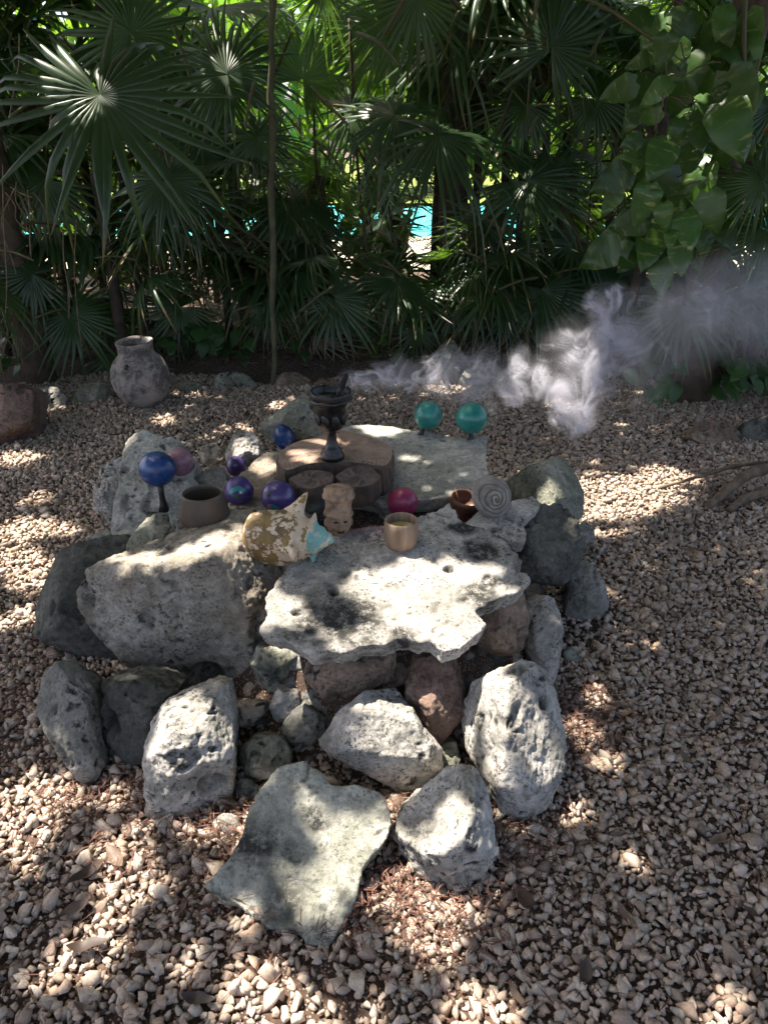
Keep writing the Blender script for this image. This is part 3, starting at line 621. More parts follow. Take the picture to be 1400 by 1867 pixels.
# tree stump slice with two cut branch stubs
p0 = hit(612, 893); p0 = Vector((p0.x, p0.y, p0.z)); zt = p0.z
def top_at(px, py, z): return atz(px, py, z)
H = .105; ztop = zt+H
ring = [(504, 842), (508, 826), (524, 812), (548, 802), (580, 796), (606, 782), (640, 786), (676, 796), (706, 808), (718, 822), (714, 840), (700, 850), (668, 846), (628, 842), (600, 843), (560, 846), (520, 858)]
bark = simple('stump_bark', (.055, .036, .026), .85, (.11, .075, .055), 18, (.4, .62), .8)
m = M('stump_wood'); c = m.objco(False)
ln = m.n('VectorMath', operation='LENGTH'); m.set(ln.inputs[0], m.n('Mapping', {'Vector': c, 'Scale': (1., 1., 0.)}).outputs[0])
rings = m.math('SINE', m.math('ADD', m.math('MULTIPLY', ln.outputs['Value'], 420.), m.math('MULTIPLY', m.noise(c, 10, 3), 9.)))
col = m.mix(m.ramp(m.noise(c, 13, 6, .7), .38, .62), (.37, .265, .20), (.22, .145, .105))
col = m.mix(m.math('MULTIPLY', m.ramp(rings, -1, 1), .35), col, (.13, .085, .06)); col = m.mix(m.ramp(m.noise(c, 22, 5, .7), .58, .7), col, (.05, .035, .028))
m.p(Base_Color=col, Roughness=.8, Normal=m.bump(m.noise(c, 60, 5, .7), .35, .006)); WOODTOP = m.m
STUBTOP = simple('stub_wood', (.085, .06, .047), .85, (.14, .105, .085), 30, (.42, .62), .6)
se = empty('tree_stump', (p0.x, p0.y, zt-.02), 'low weathered tree stump slice with two cut branch stubs, carrying the black goblet', 'stump')
O = se.location
def chunk(name, outline, zb, zt_, flare, parent, zoff=None, n_sub=3):
    pts = smooth_path(outline+[outline[0]], n_sub)[:-1]; cc = sum(pts, Vector())/len(pts); V, F = [], []; n = len(pts)
    lv = [(0, 1-flare*.3), (.25, 1.0), (.6, 1.0), (.92, 1.0), (1., .975)]
    for t, k in lv:
        for i, p in enumerate(pts):
            j = 1+.02*math.sin(i*2.3+t*5)+.012*math.sin(i*5.1-t*3) if t < .95 else 1; V.append(Vector((cc.x+(p.x-cc.x)*k*j, cc.y+(p.y-cc.y)*k*j, zb+(zt_-zb)*t)))
    for q in range(len(lv)-1):
        for i in range(n): F.append((q*n+i, q*n+(i+1) % n, (q+1)*n+(i+1) % n, (q+1)*n+i))
    base = (len(lv)-1)*n
    for k in (.75, .5, .25):
        for i in range(n): pp = V[base+i]; V.append(Vector((cc.x+(pp.x-cc.x)*k, cc.y+(pp.y-cc.y)*k, zt_+.003*math.sin(i*1.7+k*9))))
    V.append(Vector((cc.x, cc.y, zt_)))
    r0 = base; nb = len(F)
    for q in range(3):
        r1 = base+(q+1)*n
        for i in range(n): F.append((r0+i, r0+(i+1) % n, r1+(i+1) % n, r1+i))
        r0 = r1
    for i in range(n): F.append((r0+i, r0+(i+1) % n, len(V)-1))
    F.append(tuple(range(n))[::-1])
    me = mesh_from(name, V, F, False); me.materials.append(bark); me.materials.append(WOODTOP if name == 'stump_slice' else STUBTOP)
    for i, pl in enumerate(me.polygons): pl.material_index = 1 if nb <= i < len(F)-1 else 0
    return link(name, me, None, parent)
chunk('stump_slice', [top_at(x, y, ztop)-O for x, y in ring], 0, ztop-O.z, .0, se)
for (cx, cy, rx, dz, tl) in ((570, 884, 38, -.014, .12), (655, 880, 40, -.016, .16)):
    q = atz(cx, cy-12, ztop+dz); r = rx/1400*(q-CAM).length; 
    o = chunk('branch_stub', [Vector((r*1.05*math.cos(a), r*.92*math.sin(a), 0))*random.uniform(.86, 1.1) for a in [6.283*i/12 for i in range(12)]], -.085, 0, .3, se)
    o.location = q-O; o.rotation_euler = (tl, 0, 0)

# black goblet censer
gp = atz(606, 836, ztop); gs = .0505*1.0
e = empty('goblet_censer', (gp.x, gp.y, ztop+.001), 'tall black carved goblet burning incense on the stump', 'goblet')
GL = simple('black_glaze', (.008, .008, .009), .28, (.02, .019, .018), 40, (.45, .65), .35, .2)
k = 1.06; KX = .86
V, F = lathe([(0.0005, 0), (.044, 0), (.046, .01), (.043, .02), (.036, .026), (.038, .032), (.028, .040), (.020, .058), (.017, .078), (.018, .098), (.026, .104), (.0005, .105)], 40); link('stem', mesh_from('stem', [Vector((v.x*.92, v.y*.92, v.z*k)) for v in V], F), GL, e)
V, F = lathe([(.0005, .1), (.03, .1), (.043, .108), (.052, .125), (.055, .14), (.061, .150), (.066, .166), (.068, .184), (.074, .188), (.079, .198), (.082, .212), (.083, .226), (.080, .232), (.074, .228), (.068, .210), (.055, .19), (.0005, .185)], 44)
def gv_(V, wob=0.):                                        # hand-carved: not quite round
    return [Vector((v.x*KX*(1+wob*math.sin(5*math.atan2(v.y, v.x)+v.z*30)), v.y*KX*(1+wob*math.sin(7*math.atan2(v.y, v.x))), v.z*k+wob*.25*math.sin(6*math.atan2(v.y, v.x))*v.z)) for v in V]
bw = link('bowl', mesh_from('bowl', gv_(V, .022), F), GL, e)
for j in range(9):                                        # carved lobes round the bowl
    a = 6.283*j/9+.2; V, F = uvsphere(.019, .75, .4, 1.3, 12, 8); o = link('carved_lobe', mesh_from('carved_lobe', V, F), GL, bw, (math.cos(a)*.058*KX, math.sin(a)*.058*KX, .143*k)); o.rotation_euler = (0, -.3, a+1.57)
V, F = lathe([(.080, .196), (.0865, .2), (.0865, .206), (.080, .21)], 44); link('rim_band', mesh_from('rim_band', gv_(V, .02), F), GL, bw)
COAL = simple('charcoal', (.016, .016, .018), .9, (.10, .10, .11), 50, (.52, .66), .8); ASH = simple('copal_resin', (.5, .5, .52), .8, (.25, .25, .27), 60, (.4, .6), .8)
random.seed(5)
for j in range(24):
    a, r = random.uniform(0, 6.28), .052*math.sqrt(random.random())*KX; me = hi[j % 8].copy(); me.materials.clear(); ash = r*math.cos(a) < .0 and random.random() < .8
    o = link('resin_lump' if ash else 'charcoal_lump', me, ASH if ash else COAL, e, (r*math.cos(a), r*math.sin(a), (.196+random.uniform(0, .016))*k)); o.scale = (random.uniform(.007, .013),)*3; o.rotation_euler = (random.uniform(0, 6), random.uniform(0, 6), 0)
for pth, rr_ in (([(.02, .01, .19), (.035, .015, .245), (.05, .02, .285), (.058, .02, .295)], [.010, .013, .011, .004]), ([(.03, -.02, .19), (.05, -.02, .24), (.062, -.015, .262)], [.012, .013, .006])):
    V, F = tube([Vector(q)*1.0 for q in smooth_path(pth, 4)], list(np.interp(np.linspace(0, 1, (len(pth)-1)*4+1), np.linspace(0, 1, len(rr_)), rr_)), 10); A = np.array([v[:] for v in V]); A += (fbm(A/.012, 2)*.003)[:, None]; link('charcoal_stick', mesh_from('charcoal_stick', A, F), COAL, e)

# conch shell
d_ = ray(527, 977)
for i in range(900):
    t = 1.4+i*.0015; cc_ = CAM+d_*t; cs = t*d_.length/1400; R = 47*cs
    if max(floor_z(cc_.x+k*cs, cc_.y+j*R) for k in (-60, -30, 0, 30) for j in (-.5, 0)) > cc_.z-R*.86: break
n, mrow = 72, 60; V, F = [], []
L = 165*cs; R = 47*cs
prof = [(0, .22), (.02, .50), (.06, .72), (.13, .88), (.24, .97), (.38, 1.0), (.52, .98), (.60, .97), (.66, .86), (.71, .72), (.75, .70), (.79, .66), (.83, .50), (.86, .48), (.89, .40), (.93, .26), (.96, .22), (1, .03)]
def pr(t):
    for i in range(len(prof)-1):
        if t <= prof[i+1][0]: a, b = prof[i], prof[i+1]; return a[1]+(b[1]-a[1])*(t-a[0])/(b[0]-a[0])
    return .01
for i in range(mrow+1):
    t = i/mrow
    for j in range(n):
        a = 6.283*j/n; ts = t+.02*math.sin(a)*(t > .6)
        r = R*pr(min(1, max(0, ts))); x = (t-.5)*L
        kn = max(0, math.cos(3*(a-.72)))**5; g = math.exp(-((t-.57)/.10)**2) if t < .57 else math.exp(-((t-.57)/.05)**2); r += kn*g*R*.80; x += kn*g*R*.34
        kn2 = max(0, math.cos(4*(a-.9)))**4; r += kn2*math.exp(-((t-.775)/.03)**2)*R*.34
        lip = math.exp(-((a-4.0)/.35)**2)*math.exp(-((t-.35)/.25)**2); r += lip*R*.25
        V.append(Vector((x, r*math.cos(a)*.95, r*math.sin(a))))
for i in range(mrow):
    for j in range(n): F.append((i*n+j, (i+1)*n+j, (i+1)*n+(j+1) % n, i*n+(j+1) % n))
F.append(tuple(range(n)))
A = np.array([v[:] for v in V]); A = A*(1+.03*fbm(A/.03, 3)+.008*np.sin(A[:, 0]/.0035))[:, None]
m = M('conch_shell'); c = m.objco(False); sx = m.n('SeparateXYZ', {0: c}).outputs
cream = m.mix(m.ramp(m.noise(c, 30, 5), .4, .65), (.55, .42, .29), (.62, .53, .42))
lf = m.ramp(sx[0], -.06, .03, 1., 0.)
fl = m.math('SUBTRACT', m.math('ADD', m.noise(c, 34, 6, .7), m.math('MULTIPLY', lf, .105)), .5)
br = m.mix(m.ramp(m.noise(c, 18, 4), .4, .6), (.13, .075, .03), (.22, .145, .045))
col = m.mix(m.ramp(fl, .035, .06), cream, br)
tq = m.math('MULTIPLY', m.ramp(sx[0], .055, .062), m.ramp(m.noise(c, 22, 3), .45, .50))
col = m.mix(tq, col, (.17, .38, .36))
m.p(Base_Color=col, Roughness=.55, Normal=m.bump(m.noise(c, 70, 5, .7), .5, .006))
e = empty('conch_shell', cc_-Vector((0, 0, R)), 'large spiny conch shell, brown-flecked cream with a turquoise painted tip', 'shell')
o = link('shell_body', mesh_from('shell_body', A, F), m.m, e, (0, 0, R)); o.rotation_euler = (.35, .02, -.10)

# carved head figurine
hp = hit(617, 972); hs = (hp-CAM).length/1400; w = 27*hs
FIG = simple('carved_clay', (.34, .23, .15), .75, (.17, .11, .075), 45, (.45, .62), .6)
e = empty('carved_head', hp-Vector((0, 0, .012)), 'small carved clay head with tall headdress, behind the conch tip', 'figurine')
V, F = [], []; nn, mm = 48, 44
for i in range(mm+1):
    t = i/mm; al = -math.pi/2+math.pi*t
    for j in range(nn):
        a = 2*math.pi*j/nn; d = Vector((math.cos(al)*math.sin(a), -math.cos(al)*math.cos(a), math.sin(al)))
        X_, Z_ = d.x, d.z; r = 1.
        if d.y < 0:
            f = -d.y
            r += .30*f*math.exp(-(X_/.13)**2)*math.exp(-((Z_+.05)/.24)**2)                # nose
            r += .10*f*math.exp(-(X_/.40)**2)*math.exp(-((Z_-.34)/.10)**2)                # brow
            for s_ in (-1, 1): r -= .12*math.exp(-((X_-s_*.34)/.15)**2)*math.exp(-((Z_-.14)/.09)**2); pass
            r += .11*math.exp(-(X_/.24)**2)*(math.exp(-((Z_+.35)/.06)**2)+math.exp(-((Z_+.53)/.06)**2)); r -= .16*math.exp(-(X_/.22)**2)*math.exp(-((Z_+.44)/.055)**2)   # lips, open mouth
            r += .08*math.exp(-(X_/.2)**2)*math.exp(-((Z_+.75)/.12)**2)
        V.append(Vector((d.x*.86, d.y*.8, d.z*1.12))*r*w)
for i in range(mm):
    for j in range(nn): F.append((i*nn+j, i*nn+(j+1) % nn, (i+1)*nn+(j+1) % nn, (i+1)*nn+j))
fc = link('face', mesh_from('face', V, F), FIG, e, (0, 0, w*1.1))
PAINTED_SHADE = simple('carved_shadow', (.03, .02, .015), .9)  # dark eye and mouth fills stand in for shade in the carving
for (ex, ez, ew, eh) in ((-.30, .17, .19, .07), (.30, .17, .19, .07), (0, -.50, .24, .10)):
    V, F = uvsphere(w, ew, .1, eh, 14, 10); link('mouth' if ex == 0 else 'eye', mesh_from('eye', V, F), PAINTED_SHADE, fc, (ex*w, -w*(.80 if ex == 0 else .70), ez*w))
for s_ in (-1, 1):
    V, F = uvsphere(w*.24, .55, .7, 1.2, 14, 10); link('ear', mesh_from('ear', V, F), FIG, e, (s_*w*.86, -.02*w, w*1.05))
V, F = lathe([(.86*w, 0), (.98*w, .04*w), (1.0*w, .2*w), (.90*w, .28*w), (.86*w, .5*w), (.9*w, .95*w), (.98*w, 1.2*w), (1.08*w, 1.25*w), (1.1*w, 1.4*w), (1.02*w, 1.52*w), (.98*w, 1.8*w), (.8*w, 1.98*w), (.4*w, 2.02*w), (.001, 2.02*w)], 40)
A = np.array([v[:] for v in V]); A *= (1+.035*fbm(A/.012, 3))[:, None]; A[:, 0] *= 1+.03*np.sin(np.arctan2(A[:, 1], A[:, 0])*22)*(A[:, 2] < 1.2*w); A[:, 1] *= 1+.03*np.sin(np.arctan2(A[:, 1], A[:, 0])*22)*(A[:, 2] < 1.2*w)
link('headdress', mesh_from('headdress', A, F), FIG, e, (0, .0, w*1.55)); e.rotation_euler = (-.12, .05, .25)

# spiral fossil
fp = hit(897, 945); fs = (fp-CAM).length/1400; R = 36*fs
GRV = []; V, F = [], []; nn, mm = 90, 80
for side in (0,):
    for i in range(mm+1):
        t = i/mm
        for j in range(nn):
            a = 6.283*j/nn; out = (1+.10*math.cos(a-2.2)+.07*math.cos(2*a+.6)+.03*math.sin(3*a))
            eye = Vector((.14*R, -.12*R, 0)); rim = Vector((math.cos(a)*.93, math.sin(a)*1.12, 0))*R*out
            q = eye*(1-t)+rim*t if t <= 1 else rim
            h = .34*R*math.sqrt(max(0, 1-t**2.6))
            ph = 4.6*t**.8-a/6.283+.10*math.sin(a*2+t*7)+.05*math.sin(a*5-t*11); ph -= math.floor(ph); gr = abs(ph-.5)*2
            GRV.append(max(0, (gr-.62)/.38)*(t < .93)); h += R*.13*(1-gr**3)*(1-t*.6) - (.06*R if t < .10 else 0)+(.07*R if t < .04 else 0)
            V.append(Vector((q.x, q.y, h)))
for i in range(mm):
    for j in range(nn): F.append((i*nn+j, i*nn+(j+1) % nn, (i+1)*nn+(j+1) % nn, (i+1)*nn+j))
k = len(V)
for j in range(nn): v = V[mm*nn+j]; V.append(Vector((v.x*.8, v.y*.8, -.28*R)))
for j in range(nn): F.append((mm*nn+j, mm*nn+(j+1) % nn, k+(j+1) % nn, k+j))
F.append(tuple(range(k, k+nn))[::-1])
A = np.array([v[:] for v in V]); A += (.02*R*fbm(A/.02, 3))[:, None]*np.array([.3, .3, 1])
FOS = simple('fossil_stone', (.27, .245, .215), .85, (.17, .15, .13), 25, (.42, .62), .6)
e = empty('spiral_fossil', fp-Vector((0, 0, .004)), 'grey round spiral snail fossil with a ringed eye, leaning against the coconut bowl', 'fossil')
m = M('fossil_stone_whorled'); c = m.objco(); m.p(Base_Color=m.mix(m.math('MULTIPLY', m.attr('groove'), .5), m.mix(m.ramp(m.noise(c, 25, 5), .4, .62), (.30, .27, .235), (.19, .165, .14)), (.05, .042, .035)), Roughness=.88, Normal=m.bump(m.noise(c, 80, 5, .7), .6, .005))  # relief shading put into the colour: grooves darker so the whorls read
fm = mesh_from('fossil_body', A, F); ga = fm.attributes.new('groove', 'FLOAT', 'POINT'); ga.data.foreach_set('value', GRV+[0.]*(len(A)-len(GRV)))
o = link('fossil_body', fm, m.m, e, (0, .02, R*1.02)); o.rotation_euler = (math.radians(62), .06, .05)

# big clay jug at the back
jp = atz(261, 737, .02); js = 49/1400*(jp-CAM).length
JUG = M('jug_clay'); c = JUG.objco(); a_ = JUG.mix(JUG.ramp(JUG.noise(c, 9, 6, .7, .5), .45, .58), (.30, .265, .235), (.10, .085, .078)); a_ = JUG.mix(JUG.ramp(JUG.noise(c, 40, 5, .7), .55, .7), a_, (.38, .34, .30))
JUG.p(Base_Color=a_, Roughness=.9, Normal=JUG.bump(JUG.noise(c, 50, 5, .7), .4, .01))
e = empty('clay_jug', (jp.x, jp.y+.05, -.01), 'round-bellied grey clay jug with short neck standing at the palm edge', 'jug')
V, F = lathe([(.0005, 0), (.35, .0), (.55, .10), (.80, .40), (.96, .80), (1.0, 1.12), (.95, 1.45), (.82, 1.72), (.66, 1.88), (.60, 1.95), (.59, 2.05), (.60, 2.25), (.63, 2.34), (.62, 2.39), (.55, 2.38), (.52, 2.3), (.51, 2.0), (.7, 1.7), (.85, 1.2), (.6, .4), (.0005, .2)], 56)
A = np.array([v[:] for v in V])*js; A *= (1+.012*fbm(A/.15, 3))[:, None]
jb = link('jug_body', mesh_from('jug_body', A, F), JUG.m, e); e.rotation_euler = (.05, -.04, .3)
V, F = lathe([(.0005, -.01), (.011, -.01), (.0125, .003), (.0005, .004)], 16)  # solid black disc stands in for the dark inside a hole
for px, py in ((-.28, 1.74),):
    a = math.radians(-118); o = link('dark_hole_disc', mesh_from('dark_hole_disc', V, F), BLACKW, e, (math.cos(a)*.815*js, math.sin(a)*.815*js, 1.72*js)); o.rotation_euler = (0, math.radians(58), a); o.scale = (1.3, 1.3, 1)

# pink petals on the soil next to the flat slab
V, F = [], []
c0 = hit(668, 962)
for i in range(260):
    x, y = c0.x+random.gauss(0, .035), c0.y+random.gauss(0, .03); sliver(Vector((x, y, floor_z(x, y)+.003)), random.uniform(.006, .014), random.uniform(.0015, .003), random.uniform(0, 6), random.uniform(-.4, .4))
o = link('petals', mesh_from('petals', V, F, False), simple('dried_petal', (.30, .07, .11), .6, (.38, .2, .2), 90)); tag(o, 'scattered dried pink petals beside the carved head', kind='stuff')
# ------------------------------------------------------------------ the place beyond the thicket: deck, pool, far garden
random.seed(21)
def sheet(name, x0, x1, y0, y1, z, mat):
    o = link(name, mesh_from(name, [(x0, y0, z), (x1, y0, z), (x1, y1, z), (x0, y1, z)], [(0, 1, 2, 3)], False), mat); tag(o, kind='structure'); return o
m = M('deck_stone'); c = m.objco(False); m.p(Base_Color=m.mix(m.ramp(m.noise(c, 1.5, 5), .4, .6), (.42, .37, .27), (.52, .46, .35)), Roughness=.9); sheet('pool_deck', -40, 40, 9.6, 13, .075, m.m)
m = M('lawn'); c = m.objco(False); m.p(Base_Color=m.mix(m.ramp(m.noise(c, 2, 5), .4, .6), (.10, .16, .02), (.16, .2, .03)), Roughness=1.); sheet('lawn', -60, 60, 20, 60, .08, m.m)
m = M('pool_water'); c = m.objco(False); m.p(Base_Color=m.mix(m.ramp(m.noise(c, .7, 3), .4, .6), (.06, .52, .56), (.10, .60, .62)), Roughness=.25, Normal=m.bump(m.noise(c, 4, 3), .15, .05)); m.b.inputs['Specular IOR Level'].default_value = .2
sheet('pool_water', -40, 40, 13, 20, .02, m.m)

# ------------------------------------------------------------------ leaf materials
def leafmat(name, top, back, trans, tf=.3, rough=.38, spec=.5, streak=None, tips=False):
    m = M(name); c = m.objco(); geo = m.n('NewGeometry')
    r = m.n('ObjectInfo').outputs['Random']
    var = m.math('ADD', m.math('MULTIPLY', r, 1.1 if streak else .6), .5 if streak else .7)
    t = m.mix(m.ramp(m.noise(c, 6, 4), .35, .65), top, tuple(v*1.5 for v in top))
    if streak:
        sc_, colr = streak; mp = m.n('Mapping', {'Vector': c, 'Scale': sc_}).outputs[0]
        t = m.mix(m.ramp(m.noise(mp, 9, 4, .6, .6), .59, .66), t, colr)
    t = m.mix(1., t, m.n('CombineColor', {0: var, 1: var, 2: var}).outputs[0], 'MULTIPLY')
    col = m.mix(geo.outputs['Backfacing'], t, back)
    if tips:
        ln = m.n('VectorMath', operation='LENGTH'); m.set(ln.inputs[0], m.n('TexCoord').outputs['Object']); col = m.mix(m.ramp(m.math('ADD', ln.outputs['Value'], m.math('MULTIPLY', m.noise(c, 5, 3), .5)), 1.08, 1.2), col, (.16, .115, .05))
    m.p(Base_Color=col, Roughness=rough); m.b.inputs['Specular IOR Level'].default_value = spec
    tr = m.n('BsdfTranslucent', {'Color': trans}); mx = m.n('MixShader', {0: tf}); m.t.links.new(m.b.outputs[0], mx.inputs[1]); m.t.links.new(tr.outputs[0], mx.inputs[2]); m.t.links.new(mx.outputs[0], m.out.inputs[0])
    return m.m
PALM = leafmat('palm_leaf', (.028, .058, .024), (.05, .075, .035), (.15, .30, .03), .34, .36, .6, None, True)
PALMDRY = leafmat('palm_leaf_yellow', (.07, .10, .02), (.09, .12, .04), (.2, .3, .03), .4, .4, .4)
POTHOS = leafmat('vine_leaf', (.036, .082, .02), (.05, .10, .03), (.14, .30, .03), .3, .33, .5, ((1., .18, 1.), (.22, .26, .08)))
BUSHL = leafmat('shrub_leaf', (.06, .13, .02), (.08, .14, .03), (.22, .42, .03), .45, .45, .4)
CANL = leafmat('canopy_leaf', (.035, .08, .02), (.05, .09, .03), (.10, .22, .03), .3, .4, .4)
IVY = leafmat('ground_ivy_leaf', (.03, .075, .02), (.05, .09, .03), (.1, .2, .03), .25, .4, .4)
STALK = simple('palm_stalk', (.05, .065, .02), .55, (.09, .07, .03), 8, (.4, .6), .1)
TRUNK = simple('fibrous_trunk', (.06, .042, .03), .95, (.105, .075, .053), 12, (.4, .62), 1.)
DTRUNK = simple('dark_trunk', (.045, .035, .026), .95, (.09, .07, .05), 14, (.4, .62), 1.)
PTRUNK = simple('pale_trunk', (.10, .10, .055), .9, (.06, .06, .035), 10, (.4, .62), .4)

# ------------------------------------------------------------------ fan palm fronds
def fan_mesh(k, nseg=32, span=155, fused=.42, droop=.16, wid=1., jit=.06, fold=.12):
    r = random.Random(k); V, F = [], []; dth = math.radians(2*span/nseg)
    st = [.003, .2, fused, .58, .74, .88, 1.]; ph = r.uniform(0, 6)
    for i in range(nseg):
        th = math.radians(-span)+dth*(i+.5)+r.uniform(-.25, .25)*dth*.5
        L = (.74+.26*math.cos(th*.5)**2)*(1+r.uniform(-jit, jit)); dr = droop*r.uniform(.4, 1.9)*(1+.6*math.sin(th*2+ph)); tw = r.uniform(-.22, .22); kink = r.uniform(.4, 1.1) if r.random() < .24 else 0.
        if r.random() < .06: L *= r.uniform(.5, .75)
        base = len(V)
        for s in st:
            hw = s*math.tan(dth*.5)*1.02 if s <= fused else fused*math.tan(dth*.5)*1.02*wid*(1-((s-fused)/(1-fused))**1.3)
            an = th+tw*max(0, s-fused); rr_ = s*L*(1-.25*max(0, kink-.3)*max(0, s-.7)); x, y = math.cos(an)*rr_, math.sin(an)*rr_
            z = -dr*s**2.4-kink*max(0, s-.70)+.10*s*(1-s)-abs(y)*fold+.03*math.sin(th*3+ph)*s
            nx_, ny_ = -math.sin(an), math.cos(an); f = .42*hw
            V += [Vector((x-nx_*hw, y-ny_*hw, z-f)), Vector((x, y, z+f)), Vector((x+nx_*hw, y+ny_*hw, z-f))]
        for q in range(len(st)-1):
            a = base+q*3
            for s in (0, 1): F.append((a+s, a+s+3, a+s+4, a+s+1))
    return mesh_from('frond', V, F, True)
FANS = [fan_mesh(1), fan_mesh(2, 36, 165, .36, .22, fold=.2), fan_mesh(3, 30, 140, .46, .10, fold=.35), fan_mesh(4, 34, 160, .3, .34, .9, .1, .3), fan_mesh(5, 40, 150, .22, .22, .7, .08, .2), fan_mesh(9, 30, 168, .34, .14, 1.15, .07, .06), fan_mesh(12, 28, 150, .4, .4, 1., .1, .5), fan_mesh(14, 33, 160, .33, .26, 1., .12, -.15)]
for f in FANS: f.materials.append(PALM)
DEADFAN = fan_mesh(20, 24, 130, .3, .7, .8, .2, .9)
DEADFAN.materials.append(simple('dead_frond', (.10, .075, .05), .8, (.17, .13, .085), 6, (.4, .6)))
def frond(plant, root, tip, normal, size, var, axis=None, mesh=None, stalk_r=.009):
    """a stalk from root to tip with the fan at its end; all in world coordinates"""
    root, tip = Vector(root), Vector(tip); n = Vector(normal).normalized()
    ax = Vector(axis) if axis is not None else (tip-root); ax = (ax-n*ax.dot(n)).normalized(); yv = n.cross(ax)
    o = link('frond', mesh or FANS[var], None, plant)
    o.matrix_local = Matrix.Translation(tip-plant.location)@Matrix((ax, yv, n)).transposed().to_4x4()@Matrix.Scale(size, 4)
    mid = root*.5+tip*.5+Vector((0, 0, .08*(tip-root).length)); P = smooth_path([root, mid, tip], 4)
    inv = o.matrix_local.inverted(); L = plant.location
    V, F = tube([inv@(p-L) for p in P], [stalk_r/size*(1.3-.5*i/len(P)) for i in range(len(P))], 5)
    link('stalk', mesh_from('stalk', V, F), STALK, o); return o
def palm(x, y, h, n, size, label, rtrunk=.05, elev=(-10, 75), plen=(.5, .9), face=None, group='fan palms of the thicket', seed=0):
    r = random.Random(seed); e = empty('fan_palm', (x, y, .05), label, 'palm', group)
    pts = [(r.uniform(-.03, .03), r.uniform(-.03, .03), h*t) for t in (0, .3, .6, 1)]
    V, F = tube(smooth_path(pts, 4), rtrunk, 9); link('trunk', mesh_from('trunk', V, F), DTRUNK, e)
    top = Vector((x, y, h+.05))
    for i in range(n):
        az = 6.283*i/n*1.0+r.uniform(-.35, .35); 
        if face is not None and r.random() < .55: az = face+r.gauss(0, .7)
        el = math.radians(r.uniform(*elev)); L = r.uniform(*plen)*(.6+.6*size)
        d = Vector((math.cos(az)*math.cos(el), math.sin(az)*math.cos(el), math.sin(el))); tip = top+d*L
        ax = (d+Vector((0, 0, -r.uniform(.35, 1.1)))).normalized(); side = Vector((-math.sin(az), math.cos(az), 0)); nn = ax.cross(side); nn = nn if nn.z > 0 else -nn
        nn = (nn+Vector((r.gauss(0, .25), r.gauss(0, .25), r.gauss(0, .15)))).normalized()
        frond(e, top-Vector((0, 0, r.uniform(0, .2)))*min(1, h), tip, nn, size*r.uniform(.8, 1.12), r.randrange(8), ax)
    for i in range(2):
        az = -1.57+r.gauss(0, 1.3); d = Vector((math.cos(az)*.5, math.sin(az)*.5, -.35))*size; frond(e, top, top+d, (math.cos(az), math.sin(az), .35), size*.8, 0, (math.cos(az)*.3, math.sin(az)*.3, -1), DEADFAN)
    return e
# hand-set fronds: px, py of the heart, depth, radius in px, tip direction in the picture (deg, 0 = right, 90 = up), tilt of the face
def hero(plant, px, py, Y, rpx, ang, var, lean=(0, 0), root=None, mesh=None):
    p = aty(px, py, Y); s = rpx/1400*(p-CAM).length; a = math.radians(ang)
    ax = Vector((1, 0, 0))*math.cos(a)+UPV*math.sin(a); n = (CAM-p).normalized()+Vector((lean[0], 0, lean[1])); root = root if root is not None else plant.location+Vector((0, 0, .5))
    return frond(plant, root, p, n, s, var, ax, mesh)
def hero_palm(px, Y, h, label):
    p = aty(px, 500, Y); e = empty('fan_palm', (p.x, Y, .05), label, 'palm', 'fan palms of the thicket')
    V, F = tube([(0, 0, 0), (.02, 0, h*.5), (0, 0, h)], [.045, .035, .03], 9); link('trunk', mesh_from('trunk', V, F), DTRUNK, e); return e, Vector((p.x, Y, h))
e, t = hero_palm(200, 5.3, 1.25, 'fan palm with the big shiny star-shaped frond at upper left')
hero(e, 183, 172, 4.3, 240, -65, 5, (-.15, .75), t); hero(e, 60, 500, 5.0, 120, 190, 3, (0, .6), t); hero(e, 300, 330, 4.9, 130, -40, 1, (0, .7), t); hero(e, 80, 330, 5.2, 140, 200, 1, (-.2, .5), t); hero(e, 240, 60, 5.2, 150, 100, 1, (0, .3), t)
e, t = hero_palm(440, 6.0, 1.3, 'fan palm with the grey-green frond left of the slender pale trunk')
hero(e, 413, 132, 5.0, 165, 120, 1, (-.15, .7), t); hero(e, 470, 250, 5.3, 110, -30, 3, (0, .6), t); hero(e, 360, 260, 5.4, 120, 210, 0, (0, .6), t)
e, t = hero_palm(590, 6.2, 1.2, 'dark fan palm just right of the slender pale trunk')
hero(e, 553, 143, 5.6, 100, 60, 2, (.1, -.1), t); hero(e, 640, 205, 5.3, 130, 10, 3, (.1, .9), t); hero(e, 690, 330, 5.5, 110, -30, 4, (0, .7), t)
e, t = hero_palm(110, 5.6, .25, 'low dark fan palm behind the grey jug, far left')
hero(e, 130, 572, 5.15, 125, -80, 1, (0, .5), t); hero(e, 50, 520, 5.3, 110, 170, 0, (0, .7), t); hero(e, 215, 640, 5.4, 100, -20, 2, (0, .6), t)
e, t = hero_palm(480, 5.9, .35, 'low fan palm with narrow fingers behind the pile')
hero(e, 478, 560, 5.3, 85, -75, 4, (0, .3), t); hero(e, 430, 500, 5.5, 100, 160, 4, (0, .5), t); hero(e, 330, 560, 5.6, 110, 200, 1, (0, .6), t)
e, t = hero_palm(620, 5.9, .5, 'low dark fan palm behind the black goblet')
hero(e, 610, 545, 5.25, 115, -50, 0, (0, .5), t); hero(e, 700, 500, 5.6, 110, -10, 1, (0, .6), t); hero(e, 560, 470, 5.8, 110, 140, 2, (0, .6), t)
e, t = hero_palm(900, 5.7, 1.0, 'fan palm with the wide drooping frond in the middle of the thicket')
